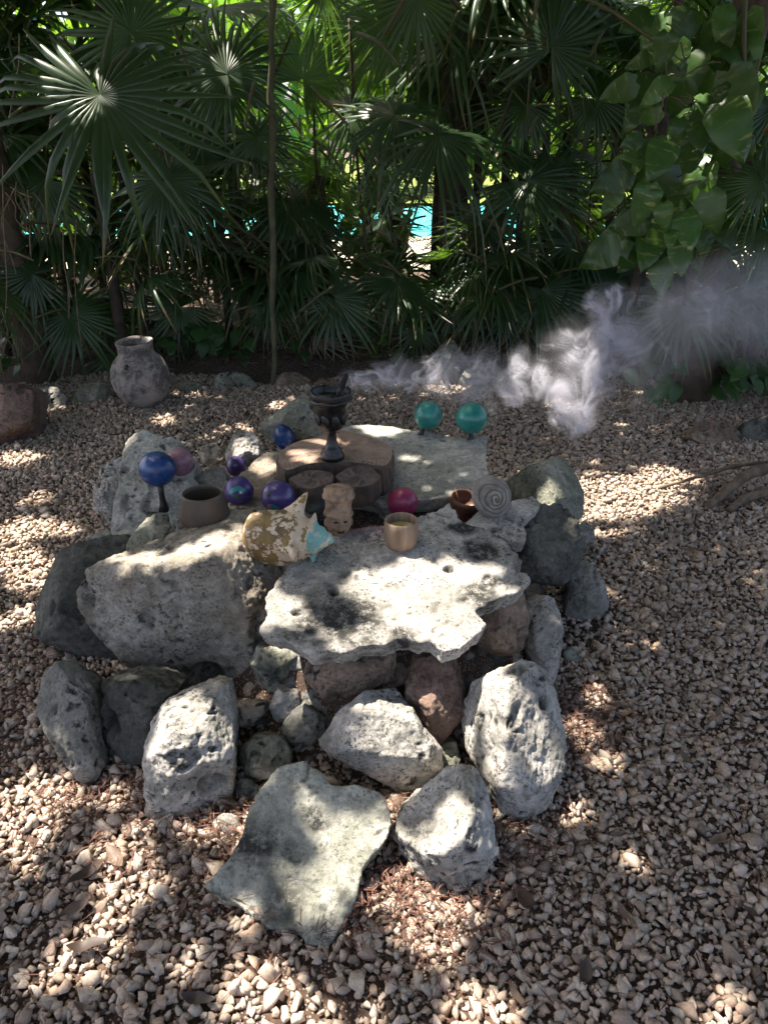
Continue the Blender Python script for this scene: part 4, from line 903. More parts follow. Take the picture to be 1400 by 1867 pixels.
hero(e, 800, 245, 4.7, 200, -12, 3, (.25, 1.7), t); hero(e, 960, 330, 5.2, 140, -30, 0, (.1, .9), t); hero(e, 720, 210, 5.0, 140, 170, 1, (-.2, 1.3), t); hero(e, 880, 400, 5.5, 120, -95, 1, (0, .6), t)
e, t = hero_palm(1010, 6.0, 1.5, 'dark fan palm at upper right, left of the vine')
hero(e, 1005, 85, 5.2, 140, 70, 0, (.1, .3), t); hero(e, 960, 190, 5.5, 130, 200, 3, (0, .6), t); hero(e, 1085, 180, 5.6, 120, -30, 1, (0, .5), t); hero(e, 1010, 290, 5.7, 110, -80, 4, (0, .5), t)
e, t = hero_palm(790, 6.4, 2.3, 'fan palm hanging its fronds over the top middle')
hero(e, 590, -20, 5.2, 110, -90, 4, (0, .2), t); hero(e, 760, -10, 5.3, 170, -110, 3, (0, .3), t); hero(e, 690, 40, 5.8, 130, -60, 1, (0, .3), t); hero(e, 870, 10, 5.5, 150, -70, 3, (0, .3), t)
e, t = hero_palm(920, 5.7, .3, 'low fan palm with long thin fingers behind the smoke')
hero(e, 920, 560, 5.2, 140, 20, 4, (0, .8), t); hero(e, 830, 540, 5.5, 120, 170, 1, (0, .6), t); hero(e, 1000, 520, 5.4, 120, 40, 0, (0, .6), t); hero(e, 760, 600, 5.4, 100, -100, 4, (0, .6), t)
e, t = hero_palm(1290, 5.0, .35, 'low fan palm veiled by smoke under the vine')
hero(e, 1250, 560, 4.6, 120, -70, 0, (0, .5), t); hero(e, 1360, 530, 4.7, 130, -20, 1, (0, .5), t); hero(e, 1170, 600, 5.0, 100, 200, 3, (0, .6), t)
e, t = hero_palm(1400, 4.9, 1.0, 'fine-fingered grey-green fan palm at the right edge')
hero(e, 1390, 330, 4.3, 150, 170, 4, (-.1, .5), t); hero(e, 1400, 420, 4.3, 160, 200, 4, (-.1, .6), t); hero(e, 1420, 480, 4.5, 150, 230, 4, (0, .6), t)
# the rest of the thicket
PLACE = ['at the far left edge behind the boulder', 'behind the hanging roots', 'behind the star-shaped frond', 'between jug and slender trunk, second row', 'behind the slender pale trunk', 'behind the goblet, second row', 'behind the wide drooping frond', 'behind the first dense smoke', 'behind the vine, second row', 'right of the vine trunk', 'at the right edge above the branches', 'behind the jug mouth', 'right of the jug, hugging the ground', 'behind the goblet, hugging the ground', 'under the vine, behind the smoke', 'right of the vine, near the ground', 'at the far left, back row', 'above the jug, back row', 'above the goblet, back row', 'above the vine, back row', 'at the far right, back row', 'beside the boulder at the left edge', 'above the dark border stone at the right edge', 'over the star-shaped frond at the top left', 'behind the trunk top at the upper left', 'left of the slender pale trunk, waist high', 'over the dark middle trunk', 'left of the vine, head high', 'right behind the teal balls', 'right behind the goblet stones', 'right behind the jug shoulder', 'beyond the left edge', 'beyond the right edge', 'just left of the hanging roots']
k = 0
for (x, y, h, n, s) in [(-3.3, 5.6, 1.2, 9, .62), (-2.7, 6.6, 1.5, 9, .65), (-1.9, 6.9, .8, 9, .6), (-1.2, 6.7, 1.7, 9, .6), (-.55, 7.1, .7, 9, .55), (.1, 6.8, 1.6, 8, .6), (.75, 7.1, .9, 9, .58), (1.3, 6.7, 1.5, 9, .6),
                        (2.0, 6.6, .8, 9, .6), (2.6, 6.2, 1.5, 9, .62), (3.3, 5.7, 1.0, 9, .62), (-2.3, 5.9, .5, 9, .52), (-.9, 6.0, .3, 9, .5), (.4, 6.0, .25, 9, .46), (1.6, 5.9, .3, 9, .48), (2.5, 5.3, .3, 8, .5),
                        (-3.6, 7.3, 2.0, 9, .65), (-1.6, 7.6, 2.3, 8, .6), (.5, 7.7, 2.4, 8, .6), (2.3, 7.5, 2.2, 8, .62), (3.9, 7.0, 1.8, 8, .65), (-3.0, 4.9, .4, 8, .5), (3.1, 4.6, .3, 8, .5),
                        (-3.2, 6.3, 2.2, 11, .68), (-2.2, 6.2, 1.9, 11, .66), (-1.2, 5.9, 1.0, 10, .55), (.9, 6.2, 2.1, 10, .62), (1.7, 6.1, 1.9, 10, .62), (.9, 5.75, .35, 9, .45), (-.35, 5.7, .3, 9, .42), (-1.6, 5.75, .35, 9, .45), (-4.0, 6.4, 1.5, 10, .65), (4.1, 6.0, 1.5, 10, .65), (-2.75, 5.55, .9, 9, .5)]:
    low = h < .6
    palm(x, y, h, n, s, ('low ' if low else 'tall ' if h > 1.9 else '')+'fan palm of the dark thicket '+PLACE[k],
         .032, (-5, 70) if not low else (5, 60), (.45, .85), -math.pi/2, seed=100+k); k += 1
# thin bare stems
STEM = simple('dry_stem', (.10, .075, .045), .8, (.05, .04, .025), 10, (.4, .6))
for i in range(40):
    x = random.uniform(-3.4, 3.4); y = random.uniform(5.5, 7.6); L = random.uniform(.8, 2.2); a = random.uniform(-.35, .35)
    V, F = tube(smooth_path([(0, 0, 0), (a*L*.4+random.uniform(-.1, .1), random.uniform(-.1, .1), L*.5), (a*L, random.uniform(-.2, .2), L)], 4), random.uniform(.005, .012), 5)
    o = link('bare_stem', mesh_from('bare_stem', V, F), STEM, None, (x, y, .03)); tag(o, 'thin bare stalk standing among the fan palms', 'stem', 'bare stalks in the thicket')

# ------------------------------------------------------------------ trees: trunks in view and two unseen, crowns shaped overhead to dapple the light
def tree_trunk(name, label, path, rads, mat, n=14):
    base = Vector(path[0]); e = empty(name, base, label, 'tree', None); P = smooth_path([Vector(p)-base for p in path], 6)
    R = np.interp(np.linspace(0, 1, len(P)), np.linspace(0, 1, len(rads)), rads); V, F = tube(P, list(R), n)
    A = np.array([v[:] for v in V]); A += (fbm(A/.12+base.x, 3)*.018)[:, None]*np.array([1, 1, .2]); link('trunk', mesh_from('trunk', A, F), mat, e); return e
TREES = [tree_trunk('shade_tree', 'brown tree trunk with hanging roots at the upper left', [(-2.33, 5.1, 0), (-2.36, 5.1, 1.2), (-2.32, 5.1, 2.6), (-2.0, 4.9, 4.6)], [.11, .085, .08, .07], TRUNK),
         tree_trunk('shade_tree', 'dark trunk rising in the middle of the thicket', [(.52, 6.0, 0), (.5, 6.0, 1.2), (.47, 6.05, 2.4), (.3, 5.8, 5.0)], [.12, .1, .09, .06], DTRUNK),
         tree_trunk('shade_tree', 'fibrous trunk wrapped in the big-leaved vine', [(1.95, 4.75, 0), (1.9, 4.7, .9), (1.86, 4.65, 1.8), (1.9, 4.6, 3.), (1.6, 4.3, 4.8)], [.14, .10, .10, .11, .08], TRUNK),
         tree_trunk('shade_tree', 'shade tree standing outside the view on the left', [(-3.6, 1.2, 0), (-3.5, 1.2, 2.0), (-3.0, 1.4, 3.6), (-2.2, 1.6, 4.6)], [.2, .16, .12, .07], TRUNK),
         tree_trunk('shade_tree', 'shade tree standing outside the view on the right', [(3.4, .8, 0), (3.3, .8, 2.0), (2.6, 1.0, 3.6), (1.6, 1.4, 4.6)], [.2, .16, .12, .07], TRUNK)]
o = tree_trunk('sapling', 'slender pale straight trunk in front of the left thicket', [aty(499, 705, 5.0), aty(497, 350, 5.0), aty(495, 0, 5.0), aty(494, -300, 5.0)], [.021, .02, .018, .016], PTRUNK, 10)
for x, y, lab in ((1.62, 5.2, 'thin brown twin stem left of the vine'), (1.70, 5.3, 'thinner brown stem left of the vine, nearest to it'), (.62, 6.1, 'thin stem beside the dark middle trunk'), (1.1, 6.4, 'thin leaning stem behind the wide drooping frond'), (-1.75, 5.7, 'thin stem right of the hanging roots')):
    tree_trunk('sapling', lab, [(x, y, 0), (x+random.uniform(-.1, .1), y, 1.5), (x+random.uniform(-.15, .15), y, 4.)], [.03, .026, .022], DTRUNK, 8)
# sun flecks: px, py, height, radius in metres (gaps cut in the leaf roof to let the sun through)
GAPS = [(300, 1036, .46, .06), (350, 1015, .47, .07), (445, 975, .48, .07), (470, 1060, .44, .06), (452, 1105, .42, .05), (620, 1500, .14, .08), (590, 1610, .08, .07), (555, 1450, .18, .06), (430, 1640, .05, .05), (500, 1580, .1, .04), (670, 1540, .1, .05), (640, 1215, .3, .05), (780, 1290, .2, .04), (770, 1090, .42, .19), (850, 1060, .42, .12), (700, 1160, .4, .10), (530, 1130, .38, .07), (640, 1060, .42, .05), (420, 1010, .45, .09), (380, 1030, .45, .07), (250, 1032, .44, .07), (455, 1075, .4, .06),
        (340, 1320, .25, .13), (300, 1390, .2, .07), (400, 1440, .1, .05), (690, 1320, .24, .10), (735, 1370, .2, .07), (930, 1290, .28, .11), (905, 1350, .22, .08), (985, 1340, .22, .05), (992, 1160, .3, .07), (1000, 1220, .2, .05),
        (800, 1460, .2, .08), (860, 1480, .18, .04), (790, 1590, .12, .08), (825, 1620, .05, .05), (650, 1470, .16, .045), (555, 1430, .2, .04), (430, 1660, .06, .035), (110, 1310, .25, .06), (450, 1400, .12, .04),
        (715, 1610, .03, .10), (790, 1690, .03, .09), (30, 830, .03, .12), (40, 960, .03, .14), (60, 1040, .03, .14), (20, 1010, .03, .12), (130, 1080, .03, .06), (20, 1490, .03, .13), (90, 1490, .03, .05), (215, 1545, .03, .085), (190, 1620, .03, .05), (160, 1720, .03, .09), (230, 1650, .03, .04),
        (460, 1800, .03, .09), (100, 1440, .03, .09), (40, 1430, .03, .08), (260, 1600, .03, .06), (150, 1560, .03, .04), (90, 1770, .03, .06), (30, 1820, .03, .06), (330, 1750, .03, .05), (680, 1840, .03, .05), (760, 1760, .03, .04), (60, 900, .03, .08), (110, 960, .03, .06), (10, 1120, .03, .08), (40, 1560, .03, .05), (260, 1480, .03, .04),  (560, 1850, .03, .07), (870, 1850, .03, .09), (1320, 1845, .03, .07), (1090, 1260, .03, .06), (1110, 1390, .03, .05), (1160, 1560, .03, .03), (1185, 1160, .03, .04), (1390, 1055, .03, .06), (1270, 865, .03, .05), (1110, 1075, .03, .04), (250, 1000, .4, .05), (240, 820, .45, .07), (250, 940, .42, .05),
        (560, 825, .5, .07), (480, 860, .42, .08), (600, 800, .5, .06), (690, 780, .44, .07), (740, 830, .42, .05), (830, 885, .42, .06), (780, 790, .42, .04), (550, 722, .4, .10), (445, 805, .4, .08), (390, 815, .35, .05), (985, 852, .4, .06), (1075, 1045, .2, .04), (85, 715, .1, .08), (300, 760, .03, .08),
        (940, 690, .6, .17), (1060, 640, .65, .24), (1110, 560, .8, .15), (1040, 740, .5, .16), (1130, 640, .65, .12), (700, 680, .6, .10), (500, 910, .5, .03)]
GP = [(atz(a, b, z), r) for a, b, z, r in GAPS]
for px, py, Y, r in [(183, 250, 4.3, .13), (140, 210, 4.3, .06), (235, 300, 4.3, .06), (110, 140, 4.3, .08), (300, 230, 4.8, .1), (413, 130, 5.0, .08), (480, 140, 5.0, .06), (640, 210, 5.2, .15), (130, 570, 5.1, .06), (840, 220, 4.8, .12), (960, 340, 5.2, .08), (1265, 170, 4.4, .08), (985, 150, 5.2, .12), (1230, 120, 4.4, .06), (30, 60, 5, .15), (760, 320, 5.5, .2)]:
    GP.append((aty(px, py, Y), r))
S = np.array(SUN); GC = np.array([p[:] for p, _ in GP]); GR = np.array([r for _, r in GP])
nl = 62000
LP = np.stack([rng.uniform(-5.2, 4.2, nl), rng.uniform(-1.8, 9.0, nl), rng.uniform(3.35, 4.9, nl)], 1)
LP = LP[fbm(LP*.9+5, 3) > -.62]; LP = LP[~((LP[:, 1] > 6.9) & (rng.random(len(LP)) < .8))]
jit = LP+rng.normal(0, .025, LP.shape); ok = np.ones(len(LP), bool)
for q, r in zip(GC, GR):
    d = jit-q; along = d@S; per = np.linalg.norm(d-along[:, None]*S, axis=1)
    ok &= per > (r*.92+.045)
LP = LP[ok]
def leaf_polys(P, L, az, tl, rl):
    ax = np.stack([np.cos(az)*np.cos(tl), np.sin(az)*np.cos(tl), np.sin(tl)], 1); sd = np.stack([-np.sin(az)*np.cos(rl), np.cos(az)*np.cos(rl), np.sin(rl)], 1); w = (L*.26)[:, None]; l = L[:, None]
    return np.stack([P-ax*l*.5, P-ax*l*.15+sd*w, P+ax*l*.2+sd*w*.8, P+ax*l*.5-np.array([0, 0, .02]), P+ax*l*.2-sd*w*.8, P-ax*l*.15-sd*w], 1).reshape(-1, 3)
def leaf_rand(n): return rng.uniform(.13, .21, n), rng.uniform(0, 6.283, n), rng.normal(-.25, .3, n), rng.normal(0, .35, n)
LA = list(leaf_rand(len(LP)))
for it in range(3):                                       # leaves added to block stray sun until only the flecks stay open
    Vv = leaf_polys(LP, *LA); tree = BVHTree.FromPolygons([tuple(v) for v in Vv], [tuple(range(i*6, i*6+6)) for i in range(len(LP))])
    new, seen = [], set()
    for py in range(625, 1960, 11):
        for px in range(-90, 1500, 11):
            jx, jy = px+random.uniform(-5, 5), py+random.uniform(-5, 5); h_ = BVH.ray_cast(CAM, ray(jx, jy).normalized())[0]
            if h_ is None or h_.y > 6: continue
            d = np.array(h_)-GC; al = d@S; pe = np.linalg.norm(d-al[:, None]*S, axis=1)
            if (pe < GR*1.02).any(): continue
            if tree.ray_cast(h_+SUN*.3, SUN)[0] is not None: continue
            q = h_+SUN*((random.uniform(3.4, 4.7)-h_.z)/SUN.z); key = (round((q.x+.4*q.z)/.045), round((q.y-.16*q.z)/.045))
            if key in seen: continue
            seen.add(key); new.append(q[:])
    if not new: break
    NP = np.array(new); LP = np.concatenate([LP, NP]); E = leaf_rand(len(NP)); E[0][:] *= .72 if it == 0 else .55; E[2][:] *= .5; LA = [np.concatenate([a_, b_]) for a_, b_ in zip(LA, E)]
own = np.argmin(np.stack([np.linalg.norm(LP[:, :2]-np.array(c)[None], axis=1) for c in ((-2., 5.4), (.3, 5.6), (1.7, 5.2), (-2.3, 1.4), (1.7, 1.3))], 1), axis=1)
for ti, tr in enumerate(TREES):
    mk = own == ti; P = LP[mk]; n = len(P); base = np.array(tr.location); Q0 = P-base; Vv = leaf_polys(Q0, *[a_[mk] for a_ in LA])
    Ff = (np.arange(n)*6)[:, None]+np.arange(6)[None]
    link('crown', mesh_from('crown', Vv, [tuple(f) for f in Ff.tolist()], False), CANL, tr)
    for j in range(14):
        tgt = Q0[rng.integers(0, n)]; st = Vector(((-2.0, 4.9, 4.4), (.3, 5.8, 4.6), (1.6, 4.3, 4.5), (-2.3, 1.6, 4.4), (1.7, 1.4, 4.4))[ti])-tr.location
        tg = Vector(tgt); tg.z = max(tg.z, 4.1)
        LIM = smooth_path([st, st*.5+tg*.5+Vector((0, 0, .15)), tg], 5); LQ = np.array([(p+tr.location)[:] for p in LIM])[:, None]-GC[None]; al = LQ@S; pe = np.linalg.norm(LQ-al[..., None]*S, axis=2)
        if (pe < GR*1.0+.01).any(): continue
        V, F = tube(smooth_path([st, st*.5+tg*.5+Vector((0, 0, .15)), tg], 5), [.035, .03, .025, .02, .018, .015, .012, .01, .008, .006, .004], 6); link('limb', mesh_from('limb', V, F), DTRUNK, tr)
# hanging aerial roots on the left trunk
ROOT = simple('pale_root', (.24, .18, .12), .9, (.14, .1, .07), 20, (.4, .6))
for i, (x0, y0, x1, y1, Y) in enumerate([(2, 560, 12, 700, 4.7), (5, 300, 8, 600, 4.75), (30, 330, 45, 430, 4.8), (50, 345, 57, 470, 4.8), (115, 420, 125, 580, 4.9), (140, 400, 150, 640, 4.95), (18, 340, 60, 360, 4.8), (10, 350, 50, 420, 4.8), (35, 60, 15, 230, 4.8), (28, 340, 5, 420, 4.8), (60, 350, 90, 400, 4.85), (3, 400, 30, 500, 4.8)]):
    a, b = aty(x0, y0, Y), aty(x1, y1, Y); P = smooth_path([a, a*.65+b*.35+Vector((random.uniform(-.03, .03), 0, 0)), a*.3+b*.7+Vector((random.uniform(-.03, .03), 0, 0)), b], 4); q = Vector(b)
    V, F = tube([p-q for p in P], .0035, 5); o = link('aerial_root', mesh_from('aerial_root', V, F), ROOT, None, q); tag(o, 'thin pale aerial root dangling from the left trunk', 'root', 'aerial roots at the left')
# surface roots and fallen branch at the right
for i, (ps, r, lab) in enumerate([([(1290, 925, .02), (1330, 890, .06), (1370, 862, .10), (1420, 850, .12)], .028, 'thick bent branch lying on the gravel at the right edge'), ([(1330, 930, .03), (1365, 905, .05), (1430, 895, .05)], .022, 'second branch below the thick bent branch at the right edge'), ([(1200, 890, .02), (1280, 868, .06), (1340, 850, .09), (1420, 842, .12)], .011, 'thin twig arching over the gravel at the right edge')]):
    P = smooth_path([atz(*p) for p in ps], 5); q = P[0].copy(); V, F = tube([p-q for p in P], [r*(.75+.25*j/len(P)) for j in range(len(P))], 10)
    A = np.array([v[:] for v in V]); A += (fbm(A/.05, 3)*.006)[:, None]; o = link('fallen_branch', mesh_from('fallen_branch', A, F), simple('branch_bark%d' % i, (.17, .125, .08), .85, (.09, .065, .045), 20, (.4, .6), .5), None, q); tag(o, lab, 'branch')

# ------------------------------------------------------------------ big-leaved vine
def heart(k):
    r = random.Random(k); V, F = [], []; n = 12
    for i in range(n+1):
        t = i/n; w = .34*(1-t)**.95*(1+1.5*t)*min(1, (t+.12)*3.4)
        z = .05*math.sin(t*5+k)-.22*t*t; lob = -.13*(1-min(1, t*3.4))
        for s in (-1, -.55, 0, .55, 1): V.append(Vector((t+lob*abs(s)*1.0, s*w, z+.16*w*abs(s)*2-.10*s*s+.02*math.sin(t*14+s*4+k))))
    for i in range(n):
        for s in range(4): F.append((i*5+s, i*5+s+5, i*5+s+6, i*5+s+1))
    return mesh_from('leaf', V, F)
HE = [heart(k) for k in range(5)]
for h in HE: h.materials.append(POTHOS)
vine = empty('climbing_vine', (1.9, 4.6, .9), 'climbing vine with big heart-shaped variegated leaves covering the right trunk', 'vine')
V, F = tube([Vector(p)-vine.location for p in smooth_path([(1.78, 4.5, .75), (1.74, 4.46, 1.2), (1.82, 4.45, 1.7), (1.74, 4.42, 2.2), (1.8, 4.4, 3.2)], 6)], .014, 7); link('stem', mesh_from('stem', V, F), STALK, vine)
LV = [(1150, 290, 80, 210), (1215, 400, 75, 250), (1310, 330, 80, -75), (1255, 145, 80, 230), (1205, 30, 85, 220), (1360, 100, 90, -60), (1330, 30, 85, -120), (1180, 140, 75, 240), (1240, 70, 80, -80), (1290, 170, 85, -90), (1190, 300, 75, 200), (1150, 410, 85, 190), (1275, 225, 80, -75), (1215, 255, 80, -110), (1330, 150, 80, -95), (1265, 460, 75, -80), (1225, 420, 70, -95), (1175, 25, 105, 200), (1262, 20, 120, 235), (1310, 70, 110, -60), (1385, 20, 100, -80), (1180, 105, 85, 190), (1290, 130, 115, 245), (1370, 60, 110, -100), (1165, 190, 115, 215), (1240, 215, 95, -85), (1330, 190, 105, -70), (1195, 260, 100, 230), (1135, 312, 120, 205), (1270, 262, 100, -95), (1320, 262, 95, -80),
      (1185, 335, 95, 250), (1240, 335, 95, -100), (1128, 345, 70, 215), (1290, 350, 100, -85), (1210, 370, 95, -90), (1160, 385, 105, 235), (1250, 385, 95, -80), (1140, 435, 115, 205), (1190, 430, 85, -100), (1275, 400, 90, -70), (1160, 460, 110, 220), (1205, 475, 100, -92), (1240, 440, 80, -85), (1345, 130, 100, -50), (1395, 150, 100, -80),
      (1220, 150, 90, 200), (1215, 60, 90, 260), (1340, 10, 100, -110), (1160, 250, 80, 200), (1300, 300, 80, -100), (1225, 300, 85, 240), (1265, 330, 80, -60), (1350, 230, 90, -95), (1380, 250, 80, -60), (1200, 200, 80, 190), (1270, 90, 100, -120), (1180, 400, 80, 195), (1230, 180, 80, -70), (1290, 210, 95, -110), (1315, 400, 70, -80), (1145, 150, 70, 210)]
for i, (px, py, L, ang) in enumerate(LV):
    px = 1235+(px-1235)*.86 if py < 320 else px; L *= random.choice((.5, .62, .75, .85, .95))
    Y = 4.38+random.uniform(-.22, .14)+(.1 if px > 1320 else 0); p = aty(px, py, Y); s = L/1400*(p-CAM).length*.9; a = math.radians(ang+random.uniform(-10, 10))
    n = ((CAM-p).normalized()+Vector((random.uniform(-.8, .6), random.uniform(-.2, .3), random.uniform(-.1, 1.0)))).normalized(); ax = Vector((1, 0, 0))*math.cos(a)+UPV*math.sin(a); ax = (ax-n*ax.dot(n)).normalized(); yv = n.cross(ax)
    o = link('leaf', HE[i % 5], None, vine); o.matrix_local = Matrix.Translation(p-vine.location)@Matrix((ax, yv, n)).transposed().to_4x4()@Matrix.Diagonal((s, s*1.05, s, 1))
    r0 = Vector((p.x*.75+1.8*.25, 4.62, p.z+.04)); inv = o.matrix_local.inverted(); V, F = tube([inv@(q-vine.location) for q in smooth_path([p, p*.5+r0*.5+Vector((0, 0, .05)), r0], 3)], .004/s, 5); link('leaf_stalk', mesh_from('leaf_stalk', V, F), STALK, o)

# ------------------------------------------------------------------ ground plants
def rosette(px, py, Y, nL, L, label, spread=.2):
    p = aty(px, py, Y); p.z = .05; e = empty('ground_plant', p, label, 'plant', 'low leafy plants at the clearing edge')
    for i in range(nL):
        a = random.uniform(0, 6.28); r = spread*math.sqrt(random.random()); q = Vector((r*math.cos(a), r*math.sin(a), random.uniform(.06, .26))); b = random.uniform(-2.6, -.5)
        n = Vector((random.gauss(0, .4), -.7+random.gauss(0, .3), 1)).normalized(); ax = Vector((math.cos(b), math.sin(b), -.3)); ax = (ax-n*ax.dot(n)).normalized()
        s = L*random.uniform(.7, 1.2); o = link('leaf', IVM[i % 5], None, e); o.matrix_local = Matrix.Translation(q)@Matrix((ax, n.cross(ax), n)).transposed().to_4x4()@Matrix.Scale(s, 4)
        inv = o.matrix_local.inverted(); V, F = tube([inv@q, inv@Vector((q.x*.5, q.y*.5, 0))], .003/s, 4); link('leaf_stalk', mesh_from('leaf_stalk', V, F), STALK, o)
IVM = [h.copy() for h in HE]
for h in IVM: h.materials.clear(); h.materials.append(IVY)
for px, py, Y, nL, L, sp_, lab in [(340, 690, 5.55, 22, .13, .28, 'low ivy-like plant right behind the grey jug'), (420, 680, 5.6, 18, .12, .25, 'low ivy-like plant behind the mossy border stone'), (690, 690, 5.6, 14, .11, .25, 'low dark plant behind the first thin smoke'), (1215, 700, 4.85, 14, .13, .22, 'leafy plant half veiled by smoke under the vine'), (1170, 760, 4.5, 9, .12, .16, 'small leafy plant at the gravel edge below the dense smoke'), (1300, 740, 4.7, 16, .12, .25, 'leafy plant above the low tan border stone'),
                               (260, 640, 5.8, 14, .12, .3, 'dim leafy plant in the shade behind the jug mouth'), (560, 670, 5.7, 12, .11, .25, 'dim leafy plant behind the flat brown border stone'), (1380, 700, 4.6, 16, .13, .25, 'leafy plant at the right edge above the dark border stone'), (30, 660, 5.3, 14, .12, .25, 'dim leafy plant behind the reddish-brown boulder')]:
    rosette(px, py, Y, nL, L, lab, sp_)
# brown litter under the palms
V, F = [], []
for _ in range(6000):
    x, y = random.uniform(-4.5, 4.5), random.uniform(5.15, 8.2); sliver(Vector((x, y, .07+random.uniform(0, .04))), random.uniform(.03, .14), random.uniform(.004, .014), random.uniform(0, 6.28), random.uniform(-.3, .3))
o = link('thicket_litter', mesh_from('thicket_litter', V, F, False), DEAD); tag(o, 'brown dead leaf litter under the palms', kind='stuff')

# ------------------------------------------------------------------ sunlit shrubs and trees beyond
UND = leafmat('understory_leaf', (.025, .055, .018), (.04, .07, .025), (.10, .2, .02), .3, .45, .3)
def leafy(name, label, cat, x, y, z0, z1, rad, n, L, mat, trunk=True, group=None, seed=0):
    g = np.random.default_rng(seed); e = empty(name, (x, y, .05), label, cat, group)
    d = g.normal(size=(n, 3)); d /= np.linalg.norm(d, axis=1)[:, None]; rr_ = g.uniform(.25, 1, n)**.45
    P = d*rr_[:, None]*np.array([rad, rad, (z1-z0)/2]); P[:, 2] += (z0+z1)/2; P *= (1+.25*fbm(P/(rad*.5)+seed, 2))[:, None]
    ax = g.normal(size=(n, 3)); ax /= np.linalg.norm(ax, axis=1)[:, None]; u_ = np.cross(ax, g.normal(size=(n, 3))); u_ /= np.linalg.norm(u_, axis=1)[:, None]
    l = L*g.uniform(.6, 1.3, n)[:, None]; Vv = np.stack([P-ax*l*.5, P+u_*l*.27, P+ax*l*.5, P-u_*l*.27], 1).reshape(-1, 3); Ff = (np.arange(n)*4)[:, None]+np.arange(4)[None]
    link('crown', mesh_from('crown', Vv, [tuple(f) for f in Ff.tolist()], False), mat, e)
    V, F = tube([(0, 0, 0), (.03, 0, z0*.5+.3), (0, 0, (z0+z1)/2)], [rad*.06, rad*.05, rad*.02], 8); link('trunk', mesh_from('trunk', V, F), DTRUNK, e)
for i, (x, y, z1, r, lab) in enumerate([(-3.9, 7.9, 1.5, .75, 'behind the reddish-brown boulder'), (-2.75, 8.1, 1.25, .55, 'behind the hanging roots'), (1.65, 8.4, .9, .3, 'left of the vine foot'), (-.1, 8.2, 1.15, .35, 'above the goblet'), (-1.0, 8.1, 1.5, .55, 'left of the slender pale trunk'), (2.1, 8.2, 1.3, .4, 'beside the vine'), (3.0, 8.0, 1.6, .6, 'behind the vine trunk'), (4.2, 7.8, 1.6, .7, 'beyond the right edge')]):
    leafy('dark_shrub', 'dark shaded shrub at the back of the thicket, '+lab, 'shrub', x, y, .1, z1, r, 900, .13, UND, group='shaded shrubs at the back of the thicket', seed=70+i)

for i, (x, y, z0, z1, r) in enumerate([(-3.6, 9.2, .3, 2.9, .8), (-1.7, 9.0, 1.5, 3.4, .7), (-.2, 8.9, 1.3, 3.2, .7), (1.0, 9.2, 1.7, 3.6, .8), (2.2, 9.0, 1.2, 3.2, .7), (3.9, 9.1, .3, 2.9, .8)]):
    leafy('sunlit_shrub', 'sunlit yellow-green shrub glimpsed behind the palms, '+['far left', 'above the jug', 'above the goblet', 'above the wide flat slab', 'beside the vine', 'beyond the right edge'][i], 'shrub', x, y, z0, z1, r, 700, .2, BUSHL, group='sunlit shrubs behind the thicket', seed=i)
for i, x in enumerate(np.linspace(-17, 17, 8)):
    leafy('garden_tree', 'distant sunlit tree beyond the pool, number %s from the left' % ['one', 'two', 'three', 'four', 'five', 'six', 'seven', 'eight'][i], 'tree', float(x), 24+(i % 3)*1.5, .2, 5.2+(i % 2)*1.3, 3.0, 2600, .5, BUSHL, group='trees beyond the pool', seed=30+i)

# ------------------------------------------------------------------ incense smoke
# puffs: px, py, depth, half width, half height, strength
BL = [(632, 705, 2.76, .025, .04, 1.3), (655, 688, 2.80, .06, .05, 1.2), (700, 682, 2.85, .10, .06, .9), (738, 672, 2.9, .07, .09, .8), (800, 680, 2.95, .14, .09, .35), (870, 685, 2.95, .14, .11, .32), (942, 690, 3.0, .08, .13, 1.3), (985, 685, 3.0, .08, .10, .8), (1045, 755, 3.0, .11, .10, 3.), (1030, 715, 3.0, .09, .08, 2.2),
      (1075, 680, 3.02, .14, .14, 1.7), (1120, 620, 3.05, .14, .13, 1.6), (1060, 630, 3.02, .12, .07, .9), (1100, 548, 3.1, .08, .07, 1.6), (1135, 540, 3.1, .08, .06, 1.1), (1195, 570, 3.2, .15, .14, .12), (1180, 680, 3.15, .14, .18, .16), (1310, 560, 3.35, .34, .20, .10), (880, 745, 2.95, .10, .06, .12), (1420, 560, 3.4, .3, .3, .045)]
gt = bpy.data.node_groups.new('smoke_field', 'GeometryNodeTree'); gt.interface.new_socket('Geometry', in_out='OUTPUT', socket_type='NodeSocketGeometry')
def gn(t, **kw):
    x = gt.nodes.new(t)
    for k_, v_ in kw.items(): setattr(x, k_, v_)
    return x
def gset(s_, v_):
    if isinstance(v_, bpy.types.NodeSocket): gt.links.new(v_, s_)
    else: s_.default_value = v_
def gm(op, a, b=0.): x = gn('ShaderNodeMath', operation=op); gset(x.inputs[0], a); gset(x.inputs[1], b); return x.outputs[0]
def gv(op, a, b=(0, 0, 0)): x = gn('ShaderNodeVectorMath', operation=op); gset(x.inputs[0], a); gset(x.inputs[1], b); return x
def gnoise(v_, s_, d_=3., col=False, rough=.5): x = gn('ShaderNodeTexNoise'); gset(x.inputs['Vector'], v_); gset(x.inputs['Scale'], s_); gset(x.inputs['Detail'], d_); gset(x.inputs['Roughness'], rough); return x.outputs[1 if col else 0]
def warp(v_, src, scale, amp, det=1.):
    w_ = gv('SCALE', gv('SUBTRACT', gnoise(src, scale, det, True), (.5, .5, .5)).outputs[0]); w_.inputs['Scale'].default_value = amp; return gv('ADD', v_, w_.outputs[0]).outputs[0]
